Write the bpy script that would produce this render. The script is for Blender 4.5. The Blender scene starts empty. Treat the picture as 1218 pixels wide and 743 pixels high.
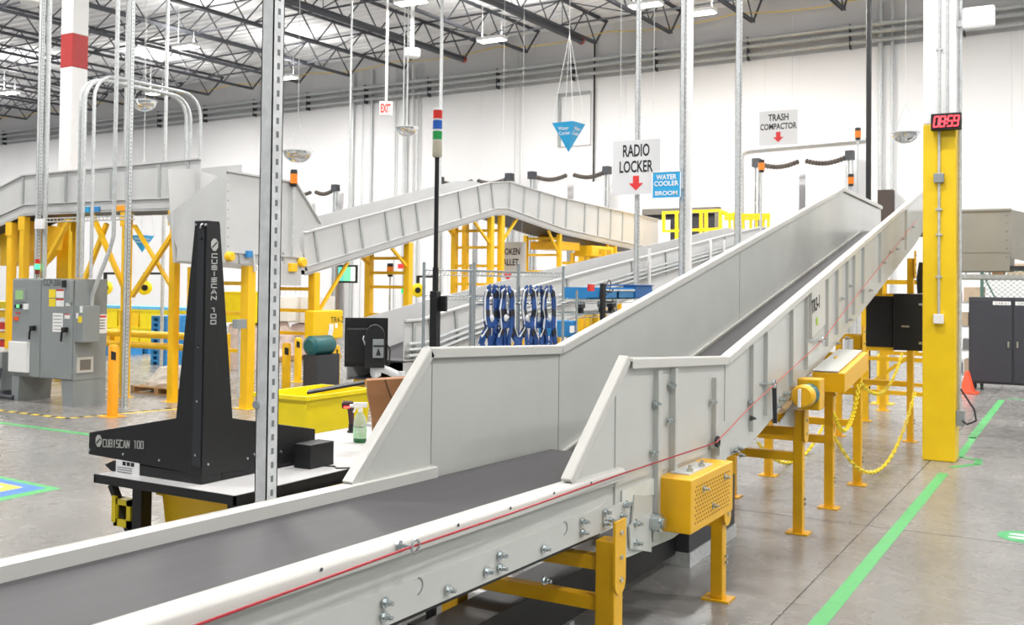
import bpy, math, random
from mathutils import Vector, Matrix
random.seed(4)
# ------------------------------------------------------------------ camera, world, exposure
SC = bpy.context.scene
FPX, CX, PYH, CZ = 1200.0, 609.0, 338.0, 2.0
YAW, PITCH, ROLL = math.radians(30), math.radians(1.2), math.radians(.65)
PYY = PYH - FPX*math.tan(PITCH)
FW = Vector((-math.sin(YAW)*math.cos(PITCH), math.cos(YAW)*math.cos(PITCH), math.sin(PITCH)))
RT0 = Vector((math.cos(YAW), math.sin(YAW), 0)); UP0 = RT0.cross(FW)
RT = RT0*math.cos(ROLL) + UP0*math.sin(ROLL); UP = UP0*math.cos(ROLL) - RT0*math.sin(ROLL)
cd = bpy.data.cameras.new('camera'); cam = bpy.data.objects.new('camera', cd)
SC.collection.objects.link(cam); SC.camera = cam
cd.sensor_width = 36; cd.sensor_fit = 'HORIZONTAL'; cd.lens = FPX/1218*36
cd.shift_y = -(371.5-PYY)/1218; cd.clip_end = 300
m3 = Matrix((RT, UP, -FW)).transposed()
cam.matrix_world = Matrix.Translation((0, 0, CZ)) @ m3.to_4x4()
cd.dof.use_dof = True; cd.dof.focus_distance = 6.0; cd.dof.aperture_fstop = 5.6
W = bpy.data.worlds.new('world'); SC.world = W; W.use_nodes = True
W.node_tree.nodes['Background'].inputs[0].default_value = (.93, .97, 1, 1)
W.node_tree.nodes['Background'].inputs[1].default_value = WORLD_STRENGTH = .52
SC.view_settings.view_transform = 'Standard'; SC.view_settings.look = 'None'
SC.view_settings.exposure = -0.25; SC.view_settings.gamma = 1; SC.view_settings.use_curve_mapping = False
UPLIGHT = .3
LAMP_W = 440.0        # watts of one high bay lamp

def P(u, v, X=None, Y=None, z=None, WO=None):
    """a point seen at photo pixel (u, v) lying on a given plane of the building"""
    r = FW*FPX + RT*(u-CX) - UP*(v-PYY)
    if X is not None: t = X/r.x
    elif Y is not None: t = Y/r.y
    elif z is not None: t = (z-CZ)/r.z
    else:
        t = (Vector((-14, 32, 0)).dot(E2)+WO)/(r.dot(E2))
    return r*t + Vector((0, 0, CZ))
E1 = Vector((.99906, -.0433, 0)); E2 = Vector((.0433, .99906, 0))   # the back wall's own axes
def WP(a, b, z): return Vector((-14, 32, 0)) + E1*a + E2*b + Vector((0, 0, z))
# ------------------------------------------------------------------ materials
def s2l(c): return tuple(((x/255)/12.92 if x/255 <= .04045 else ((x/255+.055)/1.055)**2.4) for x in c)
MATS = {}
def mat(name, rgb, rough=.5, metal=0, var=.06, scale=6, bump=0, emit=0, trans=0, spec=.5, alpha=1, stretch=None, coat=0):
    if name in MATS: return MATS[name]
    m = bpy.data.materials.new(name); m.use_nodes = True; nt = m.node_tree; b = nt.nodes['Principled BSDF']
    col = s2l(rgb)
    b.inputs['Roughness'].default_value = rough; b.inputs['Metallic'].default_value = metal
    b.inputs['Specular IOR Level'].default_value = spec
    if coat: b.inputs['Coat Weight'].default_value = coat; b.inputs['Coat Roughness'].default_value = .12
    if trans: b.inputs['Transmission Weight'].default_value = trans
    if alpha < 1: b.inputs['Alpha'].default_value = alpha
    if emit:
        b.inputs['Emission Color'].default_value = (*col, 1); b.inputs['Emission Strength'].default_value = emit
    if var:
        tc = nt.nodes.new('ShaderNodeTexCoord'); n = nt.nodes.new('ShaderNodeTexNoise'); n.inputs['Scale'].default_value = scale
        n.inputs['Detail'].default_value = 5
        if stretch:
            mp = nt.nodes.new('ShaderNodeMapping'); mp.inputs['Scale'].default_value = stretch
            nt.links.new(tc.outputs['Object'], mp.inputs[0]); nt.links.new(mp.outputs[0], n.inputs['Vector'])
        else: nt.links.new(tc.outputs['Object'], n.inputs['Vector'])
        r = nt.nodes.new('ShaderNodeValToRGB')
        r.color_ramp.elements[0].position = .3; r.color_ramp.elements[1].position = .7
        r.color_ramp.elements[0].color = (*[max(0, c*(1-var)) for c in col], 1)
        r.color_ramp.elements[1].color = (*[min(1, c*(1+var)) for c in col], 1)
        nt.links.new(n.outputs['Fac'], r.inputs[0]); nt.links.new(r.outputs[0], b.inputs['Base Color'])
        if bump:
            bp = nt.nodes.new('ShaderNodeBump'); bp.inputs['Strength'].default_value = bump; bp.inputs['Distance'].default_value = .01
            nt.links.new(n.outputs['Fac'], bp.inputs['Height']); nt.links.new(bp.outputs[0], b.inputs['Normal'])
    else: b.inputs['Base Color'].default_value = (*col, 1)
    MATS[name] = m; return m
M_GREY = mat('light_grey_enamel', (194, 196, 192), .25, var=.025, scale=3)
M_GREYD = mat('grey_enamel_far', (194, 195, 195), .4, var=.03, scale=2)
M_CAP = mat('white_grey_edge', (200, 200, 195), .3, var=.02)
M_BELT = mat('conveyor_belt_rubber', (60, 59, 62), .55, var=.1, scale=3, stretch=(6, .5, 1), bump=.05)
M_YEL = mat('safety_yellow_paint', (232, 176, 18), .35, var=.06, scale=4)
M_YELB = mat('column_yellow_paint', (236, 198, 22), .4, var=.05, scale=3)
M_ORG = mat('orange_yellow_paint', (250, 165, 24), .4, var=.03)
M_BLK = mat('black_powder_coat', (19, 20, 22), .5, var=.1, scale=30)
M_BLKP = mat('black_plastic', (20, 20, 22), .4, var=.1)
M_GALV = mat('galvanised_steel', (196, 200, 201), .4, .3, var=.14, scale=25)
M_ZINC = mat('zinc_bolt', (196, 204, 206), .25, .9, var=.06)
M_DARKST = mat('dark_steel', (66, 68, 74), .5, .3, var=.1)
M_JOIST = mat('grey_joist_paint', (74, 76, 82), .55, var=.08)
M_WHITE = mat('white_paint', (236, 236, 236), .5, var=.015)
M_PAPER = mat('white_label', (240, 240, 240), .5, var=.01)
M_RED = mat('red_paint', (214, 44, 40), .4, var=.04)
M_INK = mat('black_ink', (28, 28, 30), .6, var=0)
M_SLOT = mat('slot_shadow_dark', (118, 122, 124), .7, var=0)
M_PANEL = mat('grey_panel_enamel', (139, 145, 146), .4, var=.03)
M_BLUE = mat('blue_plastic', (44, 132, 196), .4, var=.06)
M_NAVY = mat('blue_webbing', (18, 66, 132), .7, var=.2, scale=40)
M_CYAN = mat('sign_blue', (40, 160, 214), .5, var=.02)
M_YPL = mat('yellow_plastic', (247, 222, 20), .35, var=.04)
M_KRAFT = mat('brown_kraft_paper', (150, 104, 66), .75, var=.1, scale=8)
M_WOOD = mat('pallet_wood', (176, 140, 100), .75, var=.2, scale=12, stretch=(1, 8, 1))
M_CARD = mat('pale_cardboard', (214, 192, 166), .75, var=.08)
M_FILM = mat('stretch_film', (222, 218, 214), .25, var=.1, scale=8, bump=.5)
M_GREEN = mat('green_floor_tape', (80, 168, 98), .55, var=.07, scale=9)
M_CHROME = mat('mirror_dome', (225, 228, 230), .04, 1, var=0)
M_AMBER = mat('amber_lens', (235, 130, 30), .3, var=.05)
# ------------------------------------------------------------------ mesh helpers
COL = SC.collection
class MB:
    def __init__(s): s.v = []; s.f = []
    def add(s, vs, fs):
        o = len(s.v); s.v += [Vector(x) for x in vs]; s.f += [tuple(i+o for i in f) for f in fs]; return s
    def box(s, a, b):
        x0, x1 = sorted((a[0], b[0])); y0, y1 = sorted((a[1], b[1])); z0, z1 = sorted((a[2], b[2]))
        return s.add([(x, y, z) for z in (z0, z1) for (x, y) in ((x0, y0), (x1, y0), (x1, y1), (x0, y1))],
                     [(0, 3, 2, 1), (4, 5, 6, 7), (0, 1, 5, 4), (1, 2, 6, 5), (2, 3, 7, 6), (3, 0, 4, 7)])
    def obox(s, c, ax, ay, az):
        c, ax, ay, az = map(Vector, (c, ax, ay, az))
        return s.add([c+ax*i+ay*j+az*k for k in (-1, 1) for (i, j) in ((-1, -1), (1, -1), (1, 1), (-1, 1))],
                     [(0, 3, 2, 1), (4, 5, 6, 7), (0, 1, 5, 4), (1, 2, 6, 5), (2, 3, 7, 6), (3, 0, 4, 7)])
    def bar(s, p, q, w, h, up=(0, 0, 1)):
        p, q = Vector(p), Vector(q); d = (q-p); L = d.length; d.normalize(); up = Vector(up)
        if abs(d.dot(up)) > .98: up = Vector((0, 1, 0))
        a = d.cross(up).normalized(); b = a.cross(d).normalized()
        return s.obox((p+q)/2, a*(w/2), d*(L/2), b*(h/2))
    def poly(s, pts, off):
        """closed polygon (3-D points) thickened by the vector off"""
        pts = [Vector(p) for p in pts]; off = Vector(off); n = len(pts)
        fs = [tuple(range(n)), tuple(range(2*n-1, n-1, -1))]+[(i, (i+1) % n, n+(i+1) % n, n+i) for i in range(n)]
        return s.add(pts+[p+off for p in pts], fs)
    def strip(s, pa, pb, off):
        """ribbon between two rows of points, thickened by off"""
        for i in range(len(pa)-1):
            s.poly([pa[i], pa[i+1], pb[i+1], pb[i]], off)
        return s
    def tube(s, pts, r, n=8, closed=False, flat=1.0):
        pts = [Vector(p) for p in pts]; N = len(pts); rings = []
        prev = None
        for i, p in enumerate(pts):
            if closed: d = pts[(i+1) % N]-pts[i-1]
            else: d = pts[min(i+1, N-1)]-pts[max(i-1, 0)]
            d.normalize()
            if prev is None:
                a = d.orthogonal().normalized()
            else:
                a = prev-d*prev.dot(d)
                a = a.normalized() if a.length > 1e-6 else d.orthogonal().normalized()
            prev = a; b = d.cross(a); rr = r[i] if isinstance(r, (list, tuple)) else r
            rings.append([p+a*(rr*math.cos(t*2*math.pi/n))+b*(rr*flat*math.sin(t*2*math.pi/n)) for t in range(n)])
        vs = [x for g in rings for x in g]; fs = []
        for i in range(N if closed else N-1):
            j = (i+1) % N
            for t in range(n): fs.append((i*n+t, i*n+(t+1) % n, j*n+(t+1) % n, j*n+t))
        if not closed: fs += [tuple(range(n))[::-1], tuple((N-1)*n+t for t in range(n))]
        return s.add(vs, fs)
    def cyl(s, p, q, r, n=16, r2=None): return s.tube([p, q], [r, r if r2 is None else r2], n)
    def lathe(s, c, prof, n=20, axis=(0, 0, 1), cap=True):
        c = Vector(c); ax = Vector(axis).normalized(); a = ax.orthogonal().normalized(); b = ax.cross(a)
        vs = []; fs = []
        for (r, h) in prof:
            for t in range(n):
                th = 2*math.pi*t/n; vs.append(c+ax*h+a*(r*math.cos(th))+b*(r*math.sin(th)))
        for i in range(len(prof)-1):
            for t in range(n): fs.append((i*n+t, i*n+(t+1) % n, (i+1)*n+(t+1) % n, (i+1)*n+t))
        if cap: fs += [tuple(range(n))[::-1], tuple((len(prof)-1)*n+t for t in range(n))]
        return s.add(vs, fs)
    def build(s, name, m, parent=None, smooth=False, bevel=0, stuff=False):
        lo = Vector([min(p[i] for p in s.v) for i in range(3)]); hi = Vector([max(p[i] for p in s.v) for i in range(3)])
        org = Vector(((lo.x+hi.x)/2, (lo.y+hi.y)/2, lo.z))
        me = bpy.data.meshes.new(name); me.from_pydata([p-org for p in s.v], [], s.f); me.validate(); me.update()
        import bmesh
        bm = bmesh.new(); bm.from_mesh(me); bmesh.ops.recalc_face_normals(bm, faces=bm.faces); bm.to_mesh(me); bm.free()
        o = bpy.data.objects.new(name, me); COL.objects.link(o); me.materials.append(m)
        if smooth:
            for p in me.polygons: p.use_smooth = True
            try: me.set_sharp_from_angle(angle=math.radians(40))
            except Exception: pass
        if bevel:
            bv = o.modifiers.new('bevel', 'BEVEL'); bv.width = bevel; bv.segments = 2; bv.limit_method = 'ANGLE'
        setloc(o, org, parent)
        if stuff: o['kind'] = 'stuff'
        return o
WLOC = {}
def setloc(o, w, parent=None):
    w = Vector(w); WLOC[o.name] = w.copy()
    if parent is not None: o.parent = parent; o.location = w-WLOC[parent.name]
    else: o.location = w
def tag(o, label, cat, group=None):
    o['label'] = label; o['category'] = cat
    if group: o['group'] = group
    return o
def thing(name, loc, label, cat, group=None):
    o = bpy.data.objects.new(name, None); COL.objects.link(o); o.empty_display_size = .2
    setloc(o, loc); return tag(o, label, cat, group)
def struct(o): o['kind'] = 'structure'; return o
def inst(src, name, w, parent, rot=None, scale=None):
    o = bpy.data.objects.new(name, src.data); COL.objects.link(o); setloc(o, w, parent)
    if rot is not None: o.rotation_euler = rot
    if scale is not None: o.scale = scale
    return o
def copytree(root, delta, label=None):
    """copy of a thing with its parts and sub-parts, moved by delta"""
    def cp(o, par):
        c = o.copy(); COL.objects.link(c)
        WLOC[c.name] = WLOC[o.name]+Vector(delta)
        if par is not None: c.parent = par
        else: c.location = WLOC[c.name]
        for ch in [x for x in list(bpy.data.objects) if x.parent == o]: cp(ch, c)
        return c
    r = cp(root, None)
    if label: r['label'] = label
    return r
def text(s, c, right, up, w, h, m, parent, name='lettering', push=.002, spacing=1.0, bold=0):
    """flat lettering centred on c, stretched to w x h"""
    cu = bpy.data.curves.new('t', 'FONT'); cu.body = s; cu.align_x = 'CENTER'; cu.resolution_u = 3; cu.space_line = .95; cu.space_character = spacing; cu.offset = bold
    to = bpy.data.objects.new('t', cu); me = bpy.data.meshes.new_from_object(to); bpy.data.objects.remove(to)
    xs = [v.co.x for v in me.vertices]; ys = [v.co.y for v in me.vertices]
    x0, x1, y0, y1 = min(xs), max(xs), min(ys), max(ys)
    R_, U_ = Vector(right).normalized(), Vector(up).normalized(); N_ = R_.cross(U_)
    for v in me.vertices:
        v.co = R_*((v.co.x-(x0+x1)/2)/(x1-x0)*w)+U_*((v.co.y-(y0+y1)/2)/(y1-y0)*h)
    me.name = name; me.materials.clear(); me.materials.append(m)
    o = bpy.data.objects.new(name, me); COL.objects.link(o); setloc(o, Vector(c)+N_*push, parent); return o
XA, YA, ZA = Vector((1, 0, 0)), Vector((0, 1, 0)), Vector((0, 0, 1))
# ------------------------------------------------------------------ building shell
def concrete():
    m = bpy.data.materials.new('polished_concrete'); m.use_nodes = True; nt = m.node_tree; N = nt.nodes; L = nt.links
    b = N['Principled BSDF']; g = N.new('ShaderNodeNewGeometry')
    n1 = N.new('ShaderNodeTexNoise'); n1.inputs['Scale'].default_value = .55; n1.inputs['Detail'].default_value = 6
    n2 = N.new('ShaderNodeTexNoise'); n2.inputs['Scale'].default_value = 7; n2.inputs['Detail'].default_value = 8; n2.inputs['Roughness'].default_value = .7
    n3 = N.new('ShaderNodeTexNoise'); n3.inputs['Scale'].default_value = 2.5; n3.inputs['Detail'].default_value = 6; n3.inputs['Distortion'].default_value = 1.5
    for n in (n1, n2, n3): L.new(g.outputs['Position'], n.inputs['Vector'])
    mx = N.new('ShaderNodeMixRGB'); mx.inputs[0].default_value = .35
    L.new(n1.outputs['Fac'], mx.inputs[1]); L.new(n2.outputs['Fac'], mx.inputs[2])
    r = N.new('ShaderNodeValToRGB'); e = r.color_ramp.elements
    e[0].position = .33; e[0].color = (*s2l((116, 115, 113)), 1); e[1].position = .66; e[1].color = (*s2l((143, 142, 140)), 1)
    L.new(mx.outputs[0], r.inputs[0]); L.new(r.outputs[0], b.inputs['Base Color'])
    r2 = N.new('ShaderNodeMapRange'); r2.inputs[1].default_value = .3; r2.inputs[2].default_value = .7; r2.inputs[3].default_value = .24; r2.inputs[4].default_value = .3
    L.new(n3.outputs['Fac'], r2.inputs[0]); L.new(r2.outputs[0], b.inputs['Roughness'])
    b.inputs['Specular IOR Level'].default_value = .6
    return m
M_CONC = concrete()
M_JOINT = mat('floor_joint_sealant', (104, 100, 94), .7, var=.1)
floor = struct(MB().box((-76, -8, -.3), (22, 40, -.008)).build('floor', M_JOINT))
gx, gy, sp = -1.66, 8.92, 4.58
src = None
for i in range(-14, 5):
    for j in range(-3, 7):
        c = Vector((gx+sp*(i+.5), gy+sp*(j+.5), -.008))
        if src is None:
            src = MB().box((c.x-sp/2+.006, c.y-sp/2+.006, -.008), (c.x+sp/2-.006, c.y+sp/2-.006, 0)).build('floor_slab', M_CONC, floor)
        else: inst(src, 'floor_slab', c, floor)
M_WALL = mat('white_wall_paint', (240, 240, 241), .6, var=.012, scale=.6)
M_WALLG = mat('grey_wall_band', (206, 206, 208), .6, var=.03, scale=.5)
def wbox(mb, a0, a1, b0, b1, z0, z1):
    c = WP((a0+a1)/2, (b0+b1)/2, (z0+z1)/2); return mb.obox(c, E1*((a1-a0)/2), E2*((b1-b0)/2), ZA*((z1-z0)/2))
wall = struct(wbox(MB(), -60, 36, .06, .3, 0, 13).build('wall_back', M_WALLG))
a = -60
while a < 36:
    wbox(MB(), a+.002, a+6.0-.002, .0, .06, 0, 9.28).build('wall_panel', M_WALL, wall); a += 6.0
# pipe runs along the wall, on brackets
for k, (z, r) in enumerate(((9.9, .075), (9.68, .075), (9.42, .06))):
    o = MB().cyl(WP(-58, -.22, z), WP(34, -.22, z), r, 10).build('wall_pipe', M_GALV, None, True)
    tag(o, ('topmost', 'middle', 'lowest')[k]+' of three grey pipes running along the white back wall', 'pipe', 'pipes along the back wall')
mb = None
for k in range(24):
    w = WP(-50+k*3.2, -.16, 9.25)
    if mb is None:
        mb = MB().box(w+Vector((-.015, -.1, .05)), w+Vector((.015, .14, .8))).build('pipe_bracket', M_DARKST, wall)
    else: inst(mb, 'pipe_bracket', w, wall)
# roof deck, ribs across the joists
CZT = 11.15
M_DECK = mat('white_roof_deck', (232, 232, 233), .6, var=.02, scale=.4)
pts = []; y = -8
while y < 33.9:
    pts += [(y, CZT), (y+.19, CZT), (y+.23, CZT+.07), (y+.38, CZT+.07)]; y += .42
vs = [(x, p[0], p[1]) for x in (-76, 22) for p in pts]; n = len(pts)
mb = MB().add(vs, [(i, i+1, n+i+1, n+i) for i in range(n-1)])
struct(mb.build('ceiling', M_DECK))
# open web joists
ORDW = ('first','second','third','fourth','fifth','sixth','seventh','eighth','ninth','tenth','eleventh','twelfth','thirteenth','fourteenth','fifteenth','sixteenth','seventeenth','eighteenth','nineteenth','twentieth')
def joist(a, b0, b1, n=0):
    p0, p1 = WP(a, b0, 0), WP(a, b1, 0)
    th = thing('roof_joist', (p1.x, p1.y, 10.4), 'dark open web joist under the white roof deck, %s from the left' % ORDW[n], 'joist', 'roof joists')
    zt, zb = CZT-.03, 10.22
    if not JS:
        t = MB()
        for sx in (-.045, .045): t.bar(p0+Vector((sx, 0, zt)), p1+Vector((sx, 0, zt)), .03, .075)
        JS.append(t.build('top_chord', M_JOIST, th))
        t = MB()
        for sx in (-.045, .045): t.bar(p0+Vector((sx, 0, zb)), p1+Vector((sx, 0, zb)) - E2*.8, .035, .085)
        JS.append(t.build('bottom_chord', M_JOIST, th))
        t = MB(); L = (p1-p0).length; nseg = int(L/1.55); d = (p1-p0)/nseg
        for k in range(nseg):
            q0 = p0+d*k; q1 = p0+d*(k+.5); q2 = p0+d*(k+1)
            t.bar(q0+ZA*zt, q1+ZA*zb, .035, .035, XA)
            if k < nseg-1: t.bar(q1+ZA*zb, q2+ZA*zt, .035, .035, XA)
        t.bar(p1-E2*.8+ZA*zb, p1+ZA*zt, .05, .05, XA)
        JS.append(t.build('web_bars', M_JOIST, th))
        JS.append(p1.copy())
    else:
        for s in JS[:3]: inst(s, s.name.split('.')[0], WLOC[s.name]+(p1-JS[3]), th)
JS = []
for k in range(20): joist(-44.6+k*2.75, -26, -.35, k)
# bridging rods tie the joists together; a sprinkler main hangs on every few bays
for k, b in enumerate((-3.6, -8.8, -14, -18.2)):
    t = MB(); t.bar(WP(-46, b, 10.26), WP(9, b, 10.26), .05, .05); t.bar(WP(-46, b, 11.05), WP(9, b, 11.05), .05, .05)
    for i in range(19):
        aa = -44.6+i*2.75
        t.bar(WP(aa, b, 10.26), WP(aa+2.75, b, 11.05), .03, .03); t.bar(WP(aa, b, 11.05), WP(aa+2.75, b, 10.26), .03, .03)
    tag(t.build('joist_bridging', M_JOIST), ('row of cross bridging between the roof joists nearest the back wall', 'second row of cross bridging between the roof joists from the back wall', 'third row of cross bridging between the roof joists from the back wall', 'row of cross bridging between the roof joists farthest from the back wall')[k], 'bridging', 'joist bridging')
M_REDC = mat('red_pipe_cap', (150, 60, 50), .5)
for u, v, lab in ((550, 70, 'dark sprinkler main with a red end cap, above the exit sign'), (690, 48, 'dark sprinkler main with a red end cap, above the hanging blue pyramid')):
    e = P(u, v, z=10.06)
    th = thing('sprinkler_pipe', e, lab, 'pipe', 'sprinkler mains')
    MB().cyl(e, e-E2*22, .11, 12).build('pipe', M_DARKST, th, True)
    MB().cyl(e, e+E2*.12, .125, 12).build('end_cap', M_REDC, th, True)
    s = None
    for k in range(7):
        w = e-E2*(1.2+3*k)
        if s is None: s = MB().cyl(w, w+ZA*.85, .012, 6).build('hanger_rod', M_DARKST, th)
        else: inst(s, 'hanger_rod', w, th)
e0, e1 = WP(-46, -.9, 0), WP(18, -.9, 0)
# yellow cable draped along the top of the wall
pts = []
for k in range(201):
    t = k/200; pts.append(e0.lerp(e1, t)+ZA*(10.62-.16*abs(math.sin(t*math.pi*14))))
tag(MB().tube(pts, .022, 6).build('draped_cable', mat('yellow_cable', (216, 192, 110), .6, var=0), None, True), 'yellow cable draped in swags below the joist ends along the back wall', 'cable')
# high bay lamps
def lamp(p, label, on=True):
    th = thing('high_bay_light', p, label, 'light', 'high bay lights')
    MB().box(p+Vector((-.45, -.2, 0)), p+Vector((.45, .2, .1))).build('housing', M_WHITE, th)
    MB().box(p+Vector((-.42, -.17, -.02)), p+Vector((.42, .17, -.002))).build('lens', mat('led_lens', (255, 252, 246), .5, var=0, emit=14), th)
    for sx in (-.35, .35): MB().cyl(p+Vector((sx, 0, .1)), p+Vector((sx, 0, CZT-p.z+.02)), .008, 5).build('suspension_wire', M_GALV, th)
    l = bpy.data.lights.new('lamp', 'AREA'); l.shape = 'RECTANGLE'; l.size = .9; l.size_y = .4; l.energy = LAMP_W; l.color = (1, .975, .945)
    lo = bpy.data.objects.new('lamp', l); COL.objects.link(lo); setloc(lo, p-ZA*.05, th)
    l2 = l.copy(); l2.energy = LAMP_W*UPLIGHT; lu = bpy.data.objects.new('uplight', l2); COL.objects.link(lu); setloc(lu, p+ZA*.13, th); lu.rotation_euler = (math.pi, 0, 0)  # upward share added to brighten the roof deck
lamps = [(221, 56, 'lit high bay light up left, over the grey conduit arch'), (186, 111, 'lit high bay light small and far off, behind the conduit arch'), (340, 93, 'lit high bay light beside the tall grey strut, near the back wall'), (489, 3, 'lit high bay light at the top edge over the exit sign'), (585, 48, 'lit high bay light above the red, blue and green stack light'), (832, 16, 'lit high bay light beside the white post, near the back wall')]
for u, v, lab in lamps: lamp(P(u, v, z=9.5), lab)
for i, X in enumerate((-50, -38, -28, -17.6, -10.4, -3, 4, 11)):  # end columns carry the grid on, added to lift left wall and guard
    for Y in (1, 9, 17, 25):
        if (X, Y) in ((-28, 25), (-17.6, 25)): continue
        lamp(Vector((X, Y, 9.5)), 'unseen high bay light added to brighten the left end of the back wall', True)
for X in (-46, -54): lamp(Vector((X, 28, 9.5)), 'unseen high bay light added to brighten the left end of the back wall', True)  # added off the grid, out of view, to lighten the left wall
# building columns
ZY = P(1117, 147, Y=12.69).z
def column(x, y, label, red=False):
    th = thing('building_column', (x, y, 0), label, 'column', 'building columns'); w = .18
    MB().box((x-w, y-w, 0), (x+w, y+w, ZY)).build('painted_base', M_YELB, th, bevel=.012)
    if red:
        zr0, zr1 = P(80, 83, Y=y).z, P(80, 44, Y=y).z
        MB().box((x-w, y-w, ZY), (x+w, y+w, zr0)).build('shaft', M_WHITE, th, bevel=.012)
        MB().box((x-w-.002, y-w-.002, zr0), (x+w+.002, y+w+.002, zr1)).build('red_band', mat('dull_red_paint', (172, 30, 28), .45), th, bevel=.012)
        MB().box((x-w, y-w, zr1), (x+w, y+w, 11.15)).build('shaft', M_WHITE, th, bevel=.012)
    else: MB().box((x-w, y-w, ZY), (x+w, y+w, 11.15)).build('shaft', M_WHITE, th, bevel=.012)
    return th
colR = column(-1.57, 12.87, 'square column, yellow below and white above, under the red digital clock')
colL = column(-17.6, 12.95, 'white square column with a red band, behind the grey control cabinet', True)
# conduits on the clock column
yf = 12.87-.18
def cpt(u, v): return P(u, v, Y=yf-.02)
x = P(1117, 300, Y=yf).x; za, zb = P(1117, 378, Y=yf).z, 11.1
MB().cyl((x, yf-.015, za), (x, yf-.015, zb), .014, 8).build('conduit', M_GALV, colR, True)
x2 = P(1127, 60, Y=yf).x
MB().cyl((x2, yf-.015, P(1127, 134, Y=yf).z), (x2, yf-.015, 11.1), .014, 8).build('conduit', M_GALV, colR, True)
for v in (212, 379): MB().box((x-.055, yf-.06, P(1117, v, Y=yf).z-.055), (x+.055, yf, P(1117, v, Y=yf).z+.055)).build('junction_box', M_PANEL if v < 300 else M_WHITE, colR, bevel=.006)
s = None
for v in (60, 250, 280, 330):
    w = Vector((x, yf-.02, P(1117, v, Y=yf).z))
    if s is None: s = MB().box(w+Vector((-.035, -.012, 0)), w+Vector((.035, .02, .02))).build('conduit_clip', M_GALV, colR)
    else: inst(s, 'conduit_clip', w, colR)
xr = -1.57+.18
MB().cyl((xr+.03, 12.8, .5), (xr+.03, 12.8, 9), .022, 8).build('conduit', M_GALV, colR, True)
MB().box((xr, 12.72, .42), (xr+.09, 12.86, .6)).build('junction_box', M_PANEL, colR, bevel=.006)
pts = [Vector((xr+.05, 12.74, .5)), Vector((xr+.12, 12.7, .45)), Vector((xr+.22, 12.68, .5)), Vector((xr+.2, 12.7, .62)), Vector((xr+.05, 12.74, .85))]
MB().tube(pts, .012, 6).build('cord', M_BLKP, colR, True)
# clock
p0, p1 = P(1107, 135.5, Y=yf-.14), P(1143, 153, Y=yf-.14)
th = thing('digital_clock', (p0.x, yf-.14, p1.z), 'black digital wall clock showing 08:59 in red on the column', 'clock')
MB().box((p0.x, yf-.14, p1.z), (p1.x, yf-.03, p0.z)).build('case', M_BLK, th, bevel=.008)
MB().box((p0.x+.1, yf-.03, p1.z+.05), (p1.x-.1, yf, p0.z-.05)).build('bracket', M_DARKST, th)
M_LED = mat('red_led', (255, 60, 70), .5, var=0, emit=4)
SEG = {'0': 'abcdef', '8': 'abcdefg', '5': 'afgcd', '9': 'abcdfg'}
w_, h_ = p1.x-p0.x, p0.z-p1.z; dw, dh = w_*.15, h_*.6
def seg7(ch, cx0, cz0):
    t = MB(); yy = yf-.147
    pt = {'a': ((0, 1), (1, 1)), 'b': ((1, 1), (1, .5)), 'c': ((1, .5), (1, 0)), 'd': ((0, 0), (1, 0)), 'e': ((0, .5), (0, 0)), 'f': ((0, 1), (0, .5)), 'g': ((0, .5), (1, .5))}
    for s in SEG[ch]:
        (a0, b0), (a1, b1) = pt[s]
        t.bar((cx0+a0*dw+b0*dh*.12, yy, cz0+b0*dh), (cx0+a1*dw+b1*dh*.12, yy, cz0+b1*dh), .012, .018, YA)
    t.build('digit', M_LED, th)
xx = p0.x+w_*.1; zz = p1.z+h_*.2
for k, ch in enumerate('0859'): seg7(ch, xx+k*w_*.2+(.05*w_ if k > 1 else 0), zz)
for q in (.3, .7): MB().box((p0.x+w_*.5, yf-.15, zz+dh*q-.01), (p0.x+w_*.5+.02, yf-.143, zz+dh*q+.01)).build('colon_dot', M_LED, th)
# white box on an arm high on the column
q0, q1 = P(1145, 11, Y=12.8), P(1184, 33, Y=12.8)
th = thing('antenna_box', (q0.x, 12.8, q1.z), 'white rounded wireless antenna box high on the right of the clock column', 'antenna')
MB().box((q0.x, 12.72, q1.z), (q1.x, 12.8, q0.z)).build('case', M_WHITE, th, bevel=.03)
MB().box((xr, 12.76, q1.z+.05), (q0.x, 12.8, q1.z+.12)).build('arm', M_GALV, th)
# floor tape
def tape(pts, w, label, m=None, name='floor_tape', cat='floor tape', dash=0):
    t = MB(); pts = [Vector((p[0], p[1], 0)) for p in pts]
    for i in range(len(pts)-1):
        d = (pts[i+1]-pts[i]).normalized(); nrm = Vector((-d.y, d.x, 0))*(w/2)
        t.poly([pts[i]-nrm-d*w*.5*(i > 0), pts[i+1]-nrm, pts[i+1]+nrm, pts[i]+nrm-d*w*.5*(i > 0)], ZA*.002)
    return tag(t.build(name, m or M_GREEN), label, cat)
tape([(-1.43, 3), (-1.42, 11.9)], .1, 'long green tape line on the concrete leading to the clock column')
tape([tuple(P(u, v, z=0)[:2]) for u, v in ((1132, 555.5), (1163, 552), (1164, 546.5), (1141, 543.5), (1158, 520))], .085, 'green tape jogging around the foot of the clock column')
tape([(-1.43, 14.9), (-1.46, 20.4)], .11, 'green tape line beyond the clock column, running to the dark cabinets')
tape([(-1.38, 20.7), (.6, 20.6)], .1, 'green tape crossing in front of the dark cabinets')
tape([(-24, 8.75), (-7, 8.55)], .1, 'green tape line across the floor in front of the control cabinet')
t = tape([(-24, 9.42), (-12.8, 9.42), (-12.3, 11.4)], .08, 'yellow and black striped floor tape in front of the control cabinet', mat('yellow_floor_tape', (232, 200, 60), .6, var=.1), 'hazard_tape')
s = None
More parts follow.
